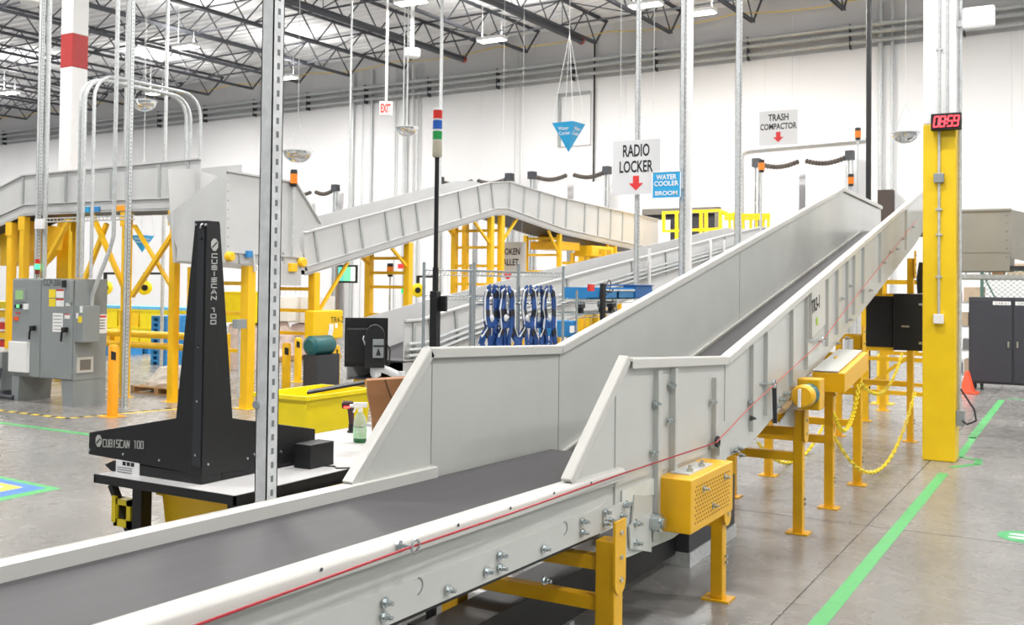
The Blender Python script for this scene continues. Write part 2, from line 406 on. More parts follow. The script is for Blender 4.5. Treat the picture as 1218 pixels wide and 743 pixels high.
for k in range(40):
    w = Vector((-14.5+k*.28, 9.42, .0021)) if -14.5+k*.28 < -12.85 else Vector((-12.8+(k-6)*.5*.06, 9.42+(k-6)*.24*.28*3, .0021))
    if w.y > 11.2: break
    if s is None: s = MB().box(w+Vector((-.06, -.04, 0)), w+Vector((.06, .04, .001))).build('black_stripe', M_INK, t)
    else: inst(s, 'black_stripe', w, t)
# floor decals
th = thing('floor_sign', (-9.3, 5.9, 0), 'floor marking with green, blue and yellow borders at left edge', 'floor sign')
P4 = [Vector((-10.6, 6.35, 0)), Vector((-8.55, 6.25, 0)), Vector((-8.5, 5.2, 0)), Vector((-10.6, 5.2, 0))]
c4 = sum(P4, Vector())/4
for k, (sc, m, nm) in enumerate(((1, M_GREEN, 'green_border'), (.86, mat('blue_floor_tape', (70, 120, 205), .55), 'blue_border'), (.66, mat('yellow_floor_vinyl', (240, 200, 70), .55), 'yellow_border'), (.5, mat('white_floor_vinyl', (225, 225, 220), .5), 'white_centre'))):
    MB().poly([c4+(p-c4)*sc+ZA*.0012*k for p in P4], ZA*.0015).build(nm, m, th)
cc = P(1222, 639, z=0)
th = thing('floor_decal', cc, 'round green floor sticker with white footprints at right edge', 'floor decal')
MB().lathe(cc, [(.22, 0), (.22, .002)], 32).build('disc', mat('green_decal', (60, 160, 96), .5), th)
for sy in (-1, 1):
    t = MB(); c = cc+Vector((-.03, .06*sy, .0022)); t.add([c+Vector((.11*math.cos(k*.3927), .035*math.sin(k*.3927), 0)) for k in range(16)], [tuple(range(16))]); t.build('footprint', M_WHITE, th)
# ------------------------------------------------------------------ the main belt conveyor
XR, XL = -2.132, -2.92
def R(u, v, X=XR): q = P(u, v, X=X); return (q.y, q.z)
def zr(y): return 1.1365-.0234*(y-1.706)
def zb(y): return .92+.2*(y-5.66)
mc = thing('belt_conveyor', (-2.5, 4, 0), 'long grey belt conveyor with high side guards rising to the right, nearest to the viewer', 'conveyor')
def yz(pts, x, th=.012): return MB().poly([(x, p[0], p[1]) for p in pts], (th, 0, 0))
YB = -1.0; YE = 16.4
# belts
MB().poly([(XL+.035, YB, zr(YB)-.055), (XL+.035, 5.5, zr(5.5)-.055), (XL+.035, 5.58, zr(5.5)-.075), (XL+.035, 5.58, zr(5.5)-.1), (XL+.035, YB, zr(YB)-.08)], (XR-XL-.085, 0, 0)).build('flat_belt', M_BELT, mc)
yc = 15.2
MB().poly([(XL+.03, 5.35, zb(5.35)), (XL+.03, yc, zb(yc)), (XL+.03, YE, zb(yc)), (XL+.03, YE, zb(yc)-.04), (XL+.03, yc, zb(yc)-.04), (XL+.03, 5.35, zb(5.35)-.04)], (XR-XL-.06, 0, 0)).build('incline_belt', M_BELT, mc)
MB().box((XL+.05, YB, .86), (XR-.05, 4.6, .885)).build('belt_underpan', M_BLK, mc)
# right bed: rolled rail, web plate and lower flange plate
def rail(x, y0, y1, sgn, name):
    prof = [(-.05, -.055), (-.05, -.004), (-.035, 0), (.02, 0), (.034, -.006), (.042, -.02), (.042, -.058), (.028, -.066), (.0, -.066), (0, -.055)]
    t = MB(); vs = []
    for y in (y0, y1): vs += [(x+sgn*p[0], y, zr(y)+p[1]) for p in prof]
    n = len(prof); t.add(vs, [tuple(range(n)), tuple(range(2*n-1, n-1, -1))]+[(i, (i+1) % n, n+(i+1) % n, n+i) for i in range(n)])
    return t.build(name, M_CAP, mc, True)
ye = R(735, 556)[0]
rail(XR, YB, ye, 1, 'side_rail'); rail(XL, YB, 4.25, -1, 'side_rail')
yz([(YB, zr(YB)-.06), (ye-.02, zr(ye)-.06), (ye-.02, zr(ye)-.2), (YB, zr(YB)-.2)], XR-.02, .01).build('bed_web', M_GREY, mc)
lo = yz([(YB, zr(YB)-.175), (4.55, zr(4.55)-.175), (4.74, zr(4.7)-.14), (4.74, zr(4.7)-.3), (YB, zr(YB)-.3)], XR-.012, .016).build('bed_flange', M_GREY, mc)
yz([(YB, zr(YB)-.06), (4.3, zr(4.3)-.06), (4.3, zr(4.3)-.3), (YB, zr(YB)-.3)], XL, .01).build('bed_web', M_GREY, mc)
yz([(YB, zr(YB)-.3), (4.62, zr(4.62)-.3), (4.62, zr(4.62)-.318), (YB, zr(YB)-.318)], XR-.06, .05).build('lower_lip', M_BLK, mc)
# left guard seen from inside
ytop = R(1002, 223.6, XL); yend = R(1041, 243, XL); tl = R(508, 415, XL); bl = R(413, 574, XL); km = R(665, 412, XL)
lev = ytop[1]
gl = yz([bl, tl, km, ytop, (YE+.3, yend[1]), (YE+.3, zb(yc)-.2), (yc, zb(yc)-.25), (5.66, .62), (4.4, .78), (4.3, zr(4.3)-.05), (bl[0]+.03, zr(3.6)-.02)], XL-.012).build('side_guard', M_GREY, mc)
M_SEAM = mat('panel_joint', (176, 178, 175), .5, var=0)
def seam(y0, z0, y1, z1, x, parent, w=.005): MB().bar((x, y0, z0), (x, y1, z1), .004, w, XA).build('panel_seam', M_SEAM, parent)
s1 = R(514, 430, XL); seam(s1[0], s1[1], s1[0], zr(4)-.0, XL+.0015, gl)
seam(km[0], km[1]-.02, km[0], .93, XL+.0015, gl)
for (u, v) in ((880, 282),):
    q = R(u, v, XL); seam(q[0], q[1], q[0], zb(q[0])+.02, XL+.0015, gl)
MB().bar((XL+.006, 5.7, zb(5.7)+.018), (XL+.006, yc, zb(yc)+.018), .012, .035, XA).build('skirt_strip', M_CAP, mc)
def cap(pts, x, parent, w=.055, h=.02, name='guard_cap'):
    for i in range(len(pts)-1):
        a, b = pts[i], pts[i+1]
        d = Vector((0, b[0]-a[0], b[1]-a[1])).normalized()
        nrm = Vector((0, -d.z, d.y))
        t = MB(); p, q = Vector((x, *a)), Vector((x, *b))
        t.bar(p, q, w, h, nrm); t.bar(p+Vector((w/2, 0, 0))-nrm*.02, q+Vector((w/2, 0, 0))-nrm*.02, .006, .05, nrm)
        t.build(name, M_CAP, parent, bevel=.004)
cap([bl, tl, km, ytop, (YE+.3, yend[1])], XL, gl, .05)
# right guard
dl, dt = R(673, 571), R(742, 424); dm, dtop = R(862, 425), R(1095, 228)
dend = (YE-.6, dtop[1]+(YE-.6-dtop[0])*.15)
pb = [R(858, 547), R(890, 531), R(1004, 398), R(1089, 290)]
bot = [(YE-.6, pb[3][1]+.3), pb[3], pb[2], pb[1], pb[0], R(848, 606), R(800, 640), (5.08, .56), (4.78, .58), (4.78, zr(4.7)-.1), (dl[0]+.02, zr(4.2)-.02)]
gr = yz([dl, dt, dm, dtop, dend]+bot, XR-.012).build('side_guard', M_GREY, mc)
def rz(y):      # top edge height of the right guard
    for a, b in ((dl, dt), (dt, dm), (dm, dtop), (dtop, dend)):
        if a[0] <= y <= b[0]: return a[1]+(b[1]-a[1])*(y-a[0])/(b[0]-a[0])
    return dend[1]
def rb(y):      # bottom edge height
    pts = [(4.7, .62), (6.0, .66)]+pb+[(YE, pb[3][1]+.4)]
    for a, b in zip(pts, pts[1:]):
        if a[0] <= y <= b[0]: return a[1]+(b[1]-a[1])*(y-a[0])/(b[0]-a[0])
    return pts[-1][1]
cap([dl, dt], XR, gr, .05); cap([(dt[0]+.05, dt[1]-.02), dm], XR, gr, .06); cap([dm, dtop, dend], XR, gr, .06)
seam(R(732, 454)[0], R(732, 454)[1], R(732, 454)[0], zr(4.7)-.1, XR+.0015, gr, .006)
# stiffener ribs: upright angles welded to the outside
def rib(u, vtop, wide=.05, proud=.028, dz=.05):
    y, z = R(u, vtop); z0 = rb(y)+dz
    t = MB(); t.box((XR, y-.004, z0), (XR+proud, y+.004, z)); t.box((XR, y, z0), (XR+.005, y+wide, z)); t.box((XR+proud-.005, y, z0), (XR+proud, y+wide*.55, z))
    t.build('rib', M_GREY, gr)
rib(778, 441, .09); rib(797, 438, .08, .035); rib(847, 449, .07)
for u in (892.5, 909.5, 940, 957.5, 982, 994, 1006, 1014, 1025, 1045, 1076):
    y, _ = R(u, 300); q = rz(y)-.06
    t = MB(); z0 = rb(y)+.1
    t.box((XR, y-.004, z0), (XR+.03, y+.004, q)); t.box((XR, y, z0), (XR+.005, y+.09, q)); t.build('rib', M_GREY, gr)
for (u0, u1) in ((862, 862),):
    y = R(u0, 430)[0]; seam(y, rz(y)-.05, y, rb(y)+.25, XR+.0015, gr, .006)
# id plate
y0, z0 = R(962, 352); y1, z1 = R(977, 398)
pl = MB().poly([(XR+.001, R(961, 345)[0], R(961, 345)[1]), (XR+.001, R(977, 331)[0], R(977, 331)[1]), (XR+.001, R(977, 385)[0], R(977, 385)[1]), (XR+.001, R(961, 402)[0], R(961, 402)[1])], (.034, 0, 0)).build('name_plate', M_CAP, mc)
cpl = P(970, 362, X=XR+.036); text('TR3-1', cpl, Vector((0, 1, .2)), (0, 0, 1), .3, .12, M_INK, pl, bold=.02)
c2 = P(972, 382, X=XR+.038); MB().lathe(c2, [(.035, -.002), (.035, .002)], 14, XA).build('green_sticker', mat('lime_sticker', (170, 205, 50), .5), pl)
# patch plates below the joint
def rpoly(picks, x, th, name, m=M_GREY, par=mc): return MB().poly([P(u, v, X=x) for u, v in picks], (th, 0, 0)).build(name, m, par)
rpoly(((739, 583), (777, 568), (777, 588), (754, 592), (752, 597), (739, 598)), XR+.002, .006, 'cover_plate', mat('pale_clear_cover', (214, 218, 212), .15))
rpoly(((753, 588), (774, 590), (773, 656), (748, 652), (747, 626), (750, 622)), XR+.006, .01, 'cover_plate')
rpoly(((717, 606), (744, 594), (744, 613), (717, 624)), XR+.006, .006, 'splice_plate')
rpoly(((776, 620), (787, 616), (787, 640), (776, 644)), XR+.004, .006, 'splice_plate')
# bolts
BOLT = None
def bolt(u, v, par=mc, x=XR+.012, s=1.0):
    global BOLT
    w = P(u, v, X=x)
    if BOLT is None:
        t = MB(); t.lathe(w, [(.02, 0), (.02, .004)], 12, XA); t.lathe(w, [(.013, .004), (.013, .02)], 6, XA); t.lathe(w, [(.008, .02), (.008, .036)], 8, XA)
        BOLT = t.build('bolt', M_ZINC, par, True); bolt.off = WLOC[BOLT.name]-w
    else: inst(BOLT, 'bolt', w+bolt.off*s, par, None, (s, s, s))
for u, v in ((458, 716), (457, 733), (533, 701), (579, 679), (595, 660), (595, 675), (647, 652), (693, 620), (693, 633), (720, 609), (725, 618), (720, 622), (742, 601), (745, 599), (739, 613), (647, 690)): bolt(u, v)
for u, v in ((755, 622), (755, 645)): bolt(u, v, s=1.3)
for u, v in ((779, 480), (776, 538), (797, 458), (795, 500), (846, 478), (846, 531), (892, 478), (893, 497), (785, 585), (784, 596), (872, 536), (880, 541), (878, 533), (893, 497), (924, 483), (929, 475), (934, 468), (947, 474), (953, 455), (960, 448), (974, 405), (995, 408), (1006, 402), (1010, 380), (1024, 346), (1034, 345), (1050, 312), (1058, 300), (1066, 296), (1073, 284), (1085, 270), (1010, 340), (1000, 355)): bolt(u, v, s=1.1)
for u, v in ((382, 677), (545, 624), (607, 604), (659, 586), (703, 574)):
    w = P(u, v, X=XR+.043); MB().lathe(w, [(.006, 0), (.006, .003)], 10, XA).build('screw', M_DARKST, mc)
# half round knock-outs
for u, v in ((497, 697), (671, 628)):
    w = P(u, v, X=XR+.005); MB().tube([w+Vector((0, .03*math.sin(a), .03*math.cos(a))) for a in [k*.35 for k in range(0, 10)]], .003, 5).build('knockout', M_PANEL, mc)
# eye bolt and the red pull cord
e = P(494, 649, X=XR+.085)
eb = MB(); eb.cyl(P(474, 647, X=XR+.03), e+Vector((-.0, -.02, 0)), .008, 8); eb.tube([e+Vector((0, .022*math.cos(a), .022*math.sin(a))) for a in [k*math.pi/9 for k in range(18)]], .006, 6, True)
eb.lathe(P(473, 647, X=XR+.042), [(.016, 0), (.016, .012)], 6, XA)
eb.build('eye_bolt', M_ZINC, mc, True)
M_CORD = mat('red_cord', (160, 24, 38), .4, var=.05)
pts = [P(130, 783, X=XR+.075), P(240, 741, X=XR+.075), P(490, 650, X=XR+.085), P(600, 613, X=XR+.075), P(735, 565, X=XR+.06), P(852, 526, X=XR+.06)]
MB().tube(pts, .0045, 6).build('pull_cord', M_CORD, mc, True)
MB().tube([P(852, 526, X=XR+.06), P(893, 483, X=XR+.05), P(978, 405, X=XR+.05), P(1010, 363, X=XR+.05), P(1090, 262, X=XR+.05)], .0045, 6).build('pull_cord', mat('faded_red_cord', (206, 110, 104), .5), mc, True)
w = P(853.5, 525, X=XR+.05); MB().tube([w+Vector((0, .028*math.cos(a), .028*math.sin(a))) for a in [k*math.pi/9 for k in range(18)]], .011, 6, True).build('pulley', M_BLKP, mc, True)
t = MB(); t.box(P(849, 530, X=XR), P(856, 542, X=XR+.05)); t.build('pulley_bracket', M_GALV, mc)
for (u, v) in ((979, 404), (921, 456)):
    w = P(u, v, X=XR+.05); t = MB(); t.tube([w+Vector((0, .03*math.cos(a), .03*math.sin(a))) for a in [k*math.pi/8 for k in range(16)]], .008, 6, True); t.cyl(w, P(u-18, v+.5, X=XR), .008, 6); t.build('eye_bolt', M_ZINC, mc, True)
t = MB(); t.bar(P(921, 455, X=XR+.04), P(922, 503, X=XR+.04), .02, .03, XA); t.build('bracket_bar', M_DARKST, mc)
# supports
def leg(x, y, ztop, par, w=.1):
    l = MB().box((x-w/2, y-w/2, .012), (x+w/2, y+w/2, ztop)).build('leg', M_YEL, par, bevel=.006)
    MB().box((x-.09, y-.075, 0), (x+.09, y+.075, .012)).build('foot_plate', M_YEL, l)
    return l
def support(y, zt, bars, xl=-3.0, w=.08):
    l = leg(-2.09, y, zt, mc, w); l2 = leg(xl, y, zt-.02, mc, w)
    for z in bars: MB().box((xl+.04, y-.035, z-.035), (-2.125, y+.035, z+.035)).build('cross_bar', M_YEL, mc, bevel=.004)
    w = MB(); pr_ = [(-.065, -.2), (-.065, .1), (.065, .1), (.065, -.2)]+[(.065*math.cos(a), -.2-.065*math.sin(a)) for a in [k*math.pi/8 for k in range(1, 8)]]
    w.poly([(-2.04, y+p[0], zt+p[1]) for p in pr_], (.012, 0, 0)); pb_ = w.build('mounting_plate', M_YEL, l)
    for dz in (.04, -.08, -.19):
        MB().lathe((-2.028, y, zt+dz), [(.013, 0), (.013, .01)], 6, XA).build('bolt', M_ZINC, pb_)
    for dz in (.28, .24): MB().lathe((-2.043, y, dz), [(.012, 0), (.012, .012)], 8, XA).build('bolt', M_ZINC, l)
    return l
support(4.62, .74, (.62, .42), w=.105)
support(1.9, .8, (.66, .42))
support(6.31, .74, (.5,))
support(8.34, 1.0, (.62, .82))
support(9.44, 1.28, (.95, .62))
support(10.7, 1.52, (1.3, .95, .62))
support(14.1, 2.4, (.75, 1.35, 1.9))
# yellow drive guard with perforated front
fx = -1.925
b0, b1 = P(822, 571.5, X=fx), P(872, 549, X=fx); b2 = P(822, 636, X=fx); b3 = P(872, 606, X=fx)
dg = MB().box((XR+.005, b0.y, b2.z), (fx, b1.y, b0.z)).build('drive_guard', M_YEL, mc, bevel=.006)
t = MB(); ny, nz = 15, 10
for i in range(ny):
    for j in range(nz):
        yy = b0.y+.07+(b1.y-b0.y-.13)*(i+.5*(j % 2))/ny; zz = b2.z+.05+(b0.z-b2.z-.1)*j/(nz-1)
        t.add([(fx+.0015, yy+.013*math.cos(k*math.pi/3), zz+.006*math.sin(k*math.pi/3)) for k in range(6)], [tuple(range(6))])
t.build('guard_perforations', mat('guard_hole_dark', (150, 108, 14), .7, var=0), dg, stuff=True)
for u, v in ((837, 581), (862, 567), (848, 601)): bolt(u, v, dg, fx)
MB().box((XR+.03, b0.y+.14, b0.z), (fx-.06, b0.y+.55, b0.z+.008)).build('top_plate', M_GREY, dg)
for q in (.22, .42): MB().lathe((XR+.12, b0.y+q, b0.z+.008), [(.02, 0), (.02, .015), (.01, .016), (.01, .035)], 8).build('bolt', M_ZINC, dg)
w = P(783, 621, X=XR+.05); MB().lathe(w-XA*.04, [(.05, 0), (.05, .06), (.03, .062), (.03, .08)], 16, XA).build('roller_bearing', M_ZINC, mc, True)
# second, sloping drive with motor
dn = mc
xa, xb = XR+.03, -1.83
def sl(picks, x0, x1, name, m): return MB().poly([P(u, v, X=x0) for u, v in picks], (x1-x0, 0, 0)).build(name, m, dn, bevel=.005)
sl(((966, 442), (997, 417), (997, 438), (966, 465)), xa, xb, 'drive_cover', M_YEL)
MB().poly([P(966, 441, X=xa), P(997, 416, X=xa), P(997, 416, X=xa)+XA*.22, P(966, 441, X=xa)+XA*.22], ZA*.008).build('cover_plate', M_GREY, dn)
mo = P(958, 470, X=-1.98)
MB().lathe(mo-YA*.12, [(.075, 0), (.09, .02), (.09, .1)], 20, YA).build('end_bell', M_YEL, dn, True)
MB().lathe(mo-YA*.0, [(.075, -.02), (.085, 0), (.085, .12), (.075, .13)], 20, YA).build('motor_body', mat('teal_motor_paint', (24, 92, 96), .4), dn, True)
MB().box(mo+Vector((-.1, .13, -.13)), mo+Vector((.08, .3, .12))).build('gearbox', M_YEL, dn, bevel=.01)
MB().box(mo+Vector((-.02, -.16, -.08)), mo+Vector((.0, -.13, .06))).build('rating_plate', M_PAPER, dn)
t = MB().box(P(926, 502, X=XR-.02), P(948, 473, X=XR-.2)); t.build('perforated_cover', M_YEL, dn)
MB().poly([P(925, 505, X=XR+.01), P(948, 470, X=XR+.01), P(950, 508, X=XR+.01)], (.01, 0, 0)).build('side_bracket', M_GALV, dn)
# black floor duct under the conveyor
fd = thing('floor_cable_duct', (-2.6, 4, 0), 'black steel cable duct on the floor beneath the main conveyor', 'cable duct')
MB().box((-2.86, .5, .08), (-2.6, 7.0, .34)).build('duct', M_BLK, fd, bevel=.004)
MB().box((-2.93, 6.9, .1), (-2.5, 7.95, .5)).build('end_box', M_DARKST, fd, bevel=.006)
MB().box((-2.94, 6.89, 0), (-2.49, 7.96, .1)).build('skirt', M_GALV, fd)
for y in (1.2, 3.6, 5.2):
    t = MB(); t.box((-2.88, y-.03, 0), (-2.58, y+.03, .08)); t.box((-2.6, y-.05, .0), (-2.5, y+.05, .012)); t.build('bracket', M_GALV, fd)
# ------------------------------------------------------------------ struts and poles
def strut(x, y, z0, z1, label, w=.055, slots=True, pitch=.06, foot=False, name='steel_strut', cat='strut', m=None):
    th = thing(name, (x, y, z0), label, cat)
    h = w/2; t = .005
    b = MB(); b.box((x-h, y-h, z0), (x+h, y-h+t, z1)); b.box((x+h-t, y-h, z0), (x+h, y+h, z1)); b.box((x-h, y-h, z0), (x-h+t, y+h, z1))
    b.box((x-h, y+h-t, z0), (x-h*.45, y+h, z1)); b.box((x+h*.45, y+h-t, z0), (x+h, y+h, z1))
    b.build('channel', m or M_GALV, th)
    if slots:
        s = MB(); z = z0+.05
        while z < z1-.05:
            s.box((x+h, y-h*.22, z), (x+h+.0012, y+h*.22, z+pitch*.45)); z += pitch
        s.build('slots', M_SLOT, th, stuff=True)
    if foot: MB().box((x-.08, y-.06, z0), (x+.08, y+.06, z0+.012)).build('foot_plate', M_GALV, th)
    return th
q = P(316, 595, X=-3.13)
st = strut(q.x, q.y, 0, 11.1, 'tall galvanised slotted strut standing between the scanner table and the main conveyor', .068, foot=True, m=mat('bright_galvanised', (220, 223, 224), .38, .2, var=.1, scale=20))
w = P(306.5, 481, Y=q.y-.03); MB().lathe(w, [(.012, -.02), (.012, .0), (.018, .002), (.018, .015)], 8, -YA).build('bolt', M_ZINC, st)
q = P(757, 338, X=-6.0); s2 = strut(q.x, q.y, 0, 11.1, 'galvanised slotted strut behind the RADIO LOCKER sign', .062, foot=True)
S2 = q.copy()
q = P(811, 330, X=-4.4); S3 = q.copy()
strut(q.x, q.y, 0, 11.1, 'grey slotted strut fixed to the left of the white square post', .06, foot=True)
q2 = P(818.5, 330, X=-4.36); th = thing('square_post', (q2.x, q2.y, 0), 'white square post rising beside the WATER COOLER BROOM sign', 'post')
MB().box((q2.x-.035, q2.y-.035, .01), (q2.x+.035, q2.y+.035, 11.1)).build('shaft', M_WHITE, th, bevel=.006)
MB().box((q2.x-.09, q2.y-.07, 0), (q2.x+.09, q2.y+.09, .012)).build('foot_plate', M_WHITE, th)
q = P(877.5, 290, X=-4.5); strut(q.x, q.y, 0, 11.1, 'slim slotted strut rising behind the main conveyor, right of the white post', .075, foot=True)
q = P(148, 486, z=0); strut(q.x, q.y, 0, 11.1, 'slotted strut standing on the floor behind the orange bollard', .07, foot=True)
q = P(44, 331, Y=11.2); strut(q.x, q.y, 0, 11.1, 'slotted strut behind the control cabinet, carrying the small stack beacon', .075, foot=True); SB = q.copy()
q = P(52, 331, Y=11.3); th = MB().cyl((q.x, q.y, 0), (q.x, q.y, 11.1), .045, 10).build('conduit_riser', M_GALV, None, True); tag(th, 'thick grey conduit riser beside the beacon strut left of the banded column', 'conduit')
# beacon on that strut
th = thing('small_beacon', (SB.x+.06, SB.y-.06, P(43, 326, Y=11.15).z), 'small beacon glowing green on the strut above the control cabinet', 'beacon')
zz = P(43, 326, Y=11.15).z
for k, (nm, m) in enumerate((('red_lens', M_RED), ('green_lens', mat('green_lit', (60, 255, 130), .4, var=0, emit=3)), ('red_lens', mat('dim_red', (120, 40, 30), .4)))):
    MB().lathe((SB.x+.075, SB.y-.05, zz+.09*(2-k)), [(.04, 0), (.04, .085)], 14).build(nm, m, th, True)
MB().box((SB.x+.0, SB.y-.07, P(50, 272, Y=11.15).z), (SB.x+.24, SB.y-.04, P(50, 260, Y=11.15).z)).build('white_box', M_WHITE, th)
# conduit arch over the control cabinet
def arch(u0, vt, u1, v1, vb, y, r, label):
    a0 = P(u0, 331, Y=y); a1 = P(u0+4, vt+14, Y=y); e1 = P(u1, v1+14, Y=y); zt = P(u0+8, vt, Y=y).z
    x0 = a0.x; y1 = P(u1, v1+14, X=x0).y; R_ = .4
    pts = [Vector((x0, y, 2.02))]
    for k in range(7): an = math.pi/2*k/6; pts.append(Vector((x0, y+R_-R_*math.cos(an), zt-R_+R_*math.sin(an))))
    for k in range(7): an = math.pi/2*k/6; pts.append(Vector((x0, y1-R_+R_*math.sin(an), zt-R_+R_*math.cos(an))))
    pts.append(Vector((x0, y1, P(u1, vb+20, X=x0).z)))
    tag(MB().tube(pts, r, 8).build('conduit_arch', M_GALV, None, True), label, 'conduit', 'conduits arching over the control cabinet')
arch(92, 90, 222, 110, 189, 10.75, .03, 'leftmost grey conduit arching from the control cabinet to the far hopper')
arch(97, 90, 227, 112, 189, 10.62, .03, 'second grey conduit arching from the control cabinet to the far hopper')
arch(108, 86, 239, 110, 188, 10.5, .027, 'outer grey conduit of the arch over the control cabinet')
pts = [P(109, 366, Y=10.6), P(110, 350, Y=10.6), P(131, 296, Y=10.6), P(135, 280, Y=10.6)]; pts.append(Vector((pts[-1].x, 10.6, 11.1)))
tag(MB().tube(pts, .032, 8).build('bent_conduit', M_GALV, None, True), 'white grey conduit bending down to the side box of the control cabinet', 'conduit')
q = P(165, 300, Y=11.3)
# cable tray hung under the far conveyor
t = MB(); ya = 11.2; p0, p1 = P(55, 264, Y=ya), P(160, 261, Y=ya); p1.z = p0.z
for dz in (0, .06): t.cyl(p0+ZA*dz, p1+ZA*dz, .012, 6)
k = 0
while p0.x+k*.1 < p1.x: t.cyl((p0.x+k*.1, ya, p0.z), (p0.x+k*.1, ya, p0.z+.06), .008, 5); k += 1
tag(t.build('wire_cable_tray', M_GALV), 'thin wire cable tray running between the struts above the control cabinet', 'cable tray')
# ------------------------------------------------------------------ control cabinet
yf = 10.28; x0, x1 = -15.42, -13.86
cc = thing('control_cabinet', ((x0+x1)/2, yf, 0), 'grey two door electrical control cabinet marked CCP-200', 'control cabinet')
zt = P(40, 331, Y=yf).z; zbm = P(84, 453, Y=yf).z
MB().box((x0, yf+.02, zbm), (x1, yf+.62, zt)).build('body', M_PANEL, cc, bevel=.01)
def F(u, v, y=None): return P(u, v, Y=yf if y is None else y)
xs = F(48.5, 400).x
dr = []
for a, b in ((x0+.02, xs-.008), (xs+.008, x1-.03)): dr.append(MB().box((a, yf-.01, zbm+.02), (b, yf+.02, zt-.02)).build('door', M_PANEL, cc, bevel=.006))
def fbox(u0, v0, u1, v1, d, name, m, par, y=None, bev=0):
    a, b = F(u0, v0, (yf-.01) if y is None else y), F(u1, v1, (yf-.01) if y is None else y); return MB().box((a.x, a.y-d, min(a.z, b.z)), (b.x, a.y+.002, max(a.z, b.z))).build(name, m, par, bevel=bev)
for a, b in ((x0+.0, x0+.2), (x1-.3, x1)):
    MB().poly([(a, yf+.02, zbm), (b, yf+.02, zbm), (b-.03*(a < -15) , yf+.02, 0), (a+.05*(a > -15), yf+.02, 0)], (0, .6, 0)).build('leg', M_PANEL, cc)
fbox(18, 343, 31, 359, .02, 'screen_bezel', M_PANEL, dr[0], bev=.004); fbox(20, 345, 28.5, 356, .024, 'screen', mat('green_lcd', (150, 190, 130), .3, emit=.15, var=0), dr[0])
fbox(14, 405.5, 35, 443, .06, 'document_pocket', M_WHITE, dr[0], bev=.008)
fbox(29, 361, 34, 368, .02, 'white_switch', M_WHITE, dr[0]); fbox(18, 362, 26, 366.5, .015, 'button_strip', M_BLKP, dr[0]); fbox(20.5, 362, 24, 366, .02, 'green_button', mat('green_btn', (120, 220, 150), .4, emit=.5, var=0), dr[0])
fbox(18, 376.5, 22, 381, .03, 'red_button', mat('orange_btn', (230, 90, 30), .4), dr[0]); fbox(19, 371, 20.5, 373, .01, 'indicator', M_RED, dr[0]); fbox(22.5, 371, 24, 373, .01, 'indicator', M_RED, dr[0])
for (u, v, d) in ((41, 390, dr[0]), (79, 392, dr[1])):
    a = F(u, v, yf-.02); hd = MB().box((a.x-.045, a.y-.07, a.z-.04), (a.x+.045, a.y, a.z+.04)).build('handle', M_BLKP, d, bevel=.01)
    MB().tube([(a.x+.0, a.y-.06, a.z), (a.x-.02, a.y-.07, a.z-.06), (a.x-.03, a.y-.07, a.z-.18)], .018, 8).build('grip', M_BLKP, hd, True)
lab = mat('yellow_label', (240, 214, 40), .5, var=.02)
for args in ((58.5, 344, 66, 354, lab), (67, 344, 76, 354, M_PAPER), (58.5, 355, 66, 364.5, lab), (67, 355, 76, 364.5, M_PAPER), (78.5, 344, 84, 352, M_PAPER), (78.5, 352.5, 84, 358, lab), (78.5, 358.5, 84, 364, M_PAPER), (63, 372, 74.5, 395, M_PAPER), (77, 373, 83, 379, M_PAPER)):
    o = fbox(*args[:4], .003, 'label_sticker', args[4], dr[1])
for a in ((67, 344, 76, 346), (67, 355, 76, 357), (78.5, 344, 84, 345.5), (77, 373, 83, 374.5)): fbox(*a, .005, 'red_stripe', M_RED, dr[1])
for k in range(5): fbox(64, 375+k*4, 73.5, 376+k*4, .005, 'print_line', M_INK, dr[1])
a, b = F(52.5, 331.5), F(73, 340); text('CCP-200', ((a.x+b.x)/2, yf-.012, (a.z+b.z)/2), XA, ZA, b.x-a.x, .11, M_INK, dr[1])
fbox(82, 333, 87, 360, .06, 'disconnect_switch', M_PANEL, cc, bev=.01); fbox(79, 333, 83, 342, .09, 'disconnect_lever', M_BLKP, cc, bev=.01)
# side box, vent and notices on the right side
def S(u, v, x=x1): return P(u, v, X=x)
a, b = P(91, 364, X=x1+.2), P(107, 407, X=x1+.2)
sb = MB().box((x1, yf+.03, b.z), (x1+.2, yf+.33, a.z)).build('side_box', M_PANEL, cc, bevel=.008)
for (u0, v0, u1, v1, m) in ((92, 372, 97, 379, M_PAPER), (97, 376, 105, 384, lab), (101, 364, 106, 372, M_PAPER)):
    p, r = P(u0, v0, Y=yf+.03), P(u1, v1, Y=yf+.03); MB().box((x1+.02+(u0-92)*.01, yf+.026, r.z), (x1+.02+(u1-92)*.011, yf+.031, p.z)).build('label_sticker', m, sb)
p, r = P(111, 374, X=x1+.003), P(127, 396, X=x1+.003)
nt_ = MB().box((x1, p.y-.02, r.z), (x1+.004, r.y, p.z)).build('notice', M_PAPER, cc)
MB().box((x1+.003, p.y, p.z-.05), (x1+.006, r.y-.02, p.z-.02)).build('red_stripe', M_RED, nt_)
for k in range(4): MB().box((x1+.003, p.y, p.z-.1-.045*k), (x1+.006, r.y-.04, p.z-.088-.045*k)).build('print_line', M_INK, nt_)
p, r = P(91, 425, X=x1), P(110, 442, X=x1)
vt = MB().box((x1, p.y, r.z), (x1+.02, r.y, p.z)).build('vent_frame', M_CAP, cc); 
MB().box((x1+.018, p.y+.05, r.z+.04), (x1+.022, r.y-.05, p.z-.04)).build('vent_grille', mat('vent_mesh', (120, 116, 108), .7, var=.3, scale=90), vt)
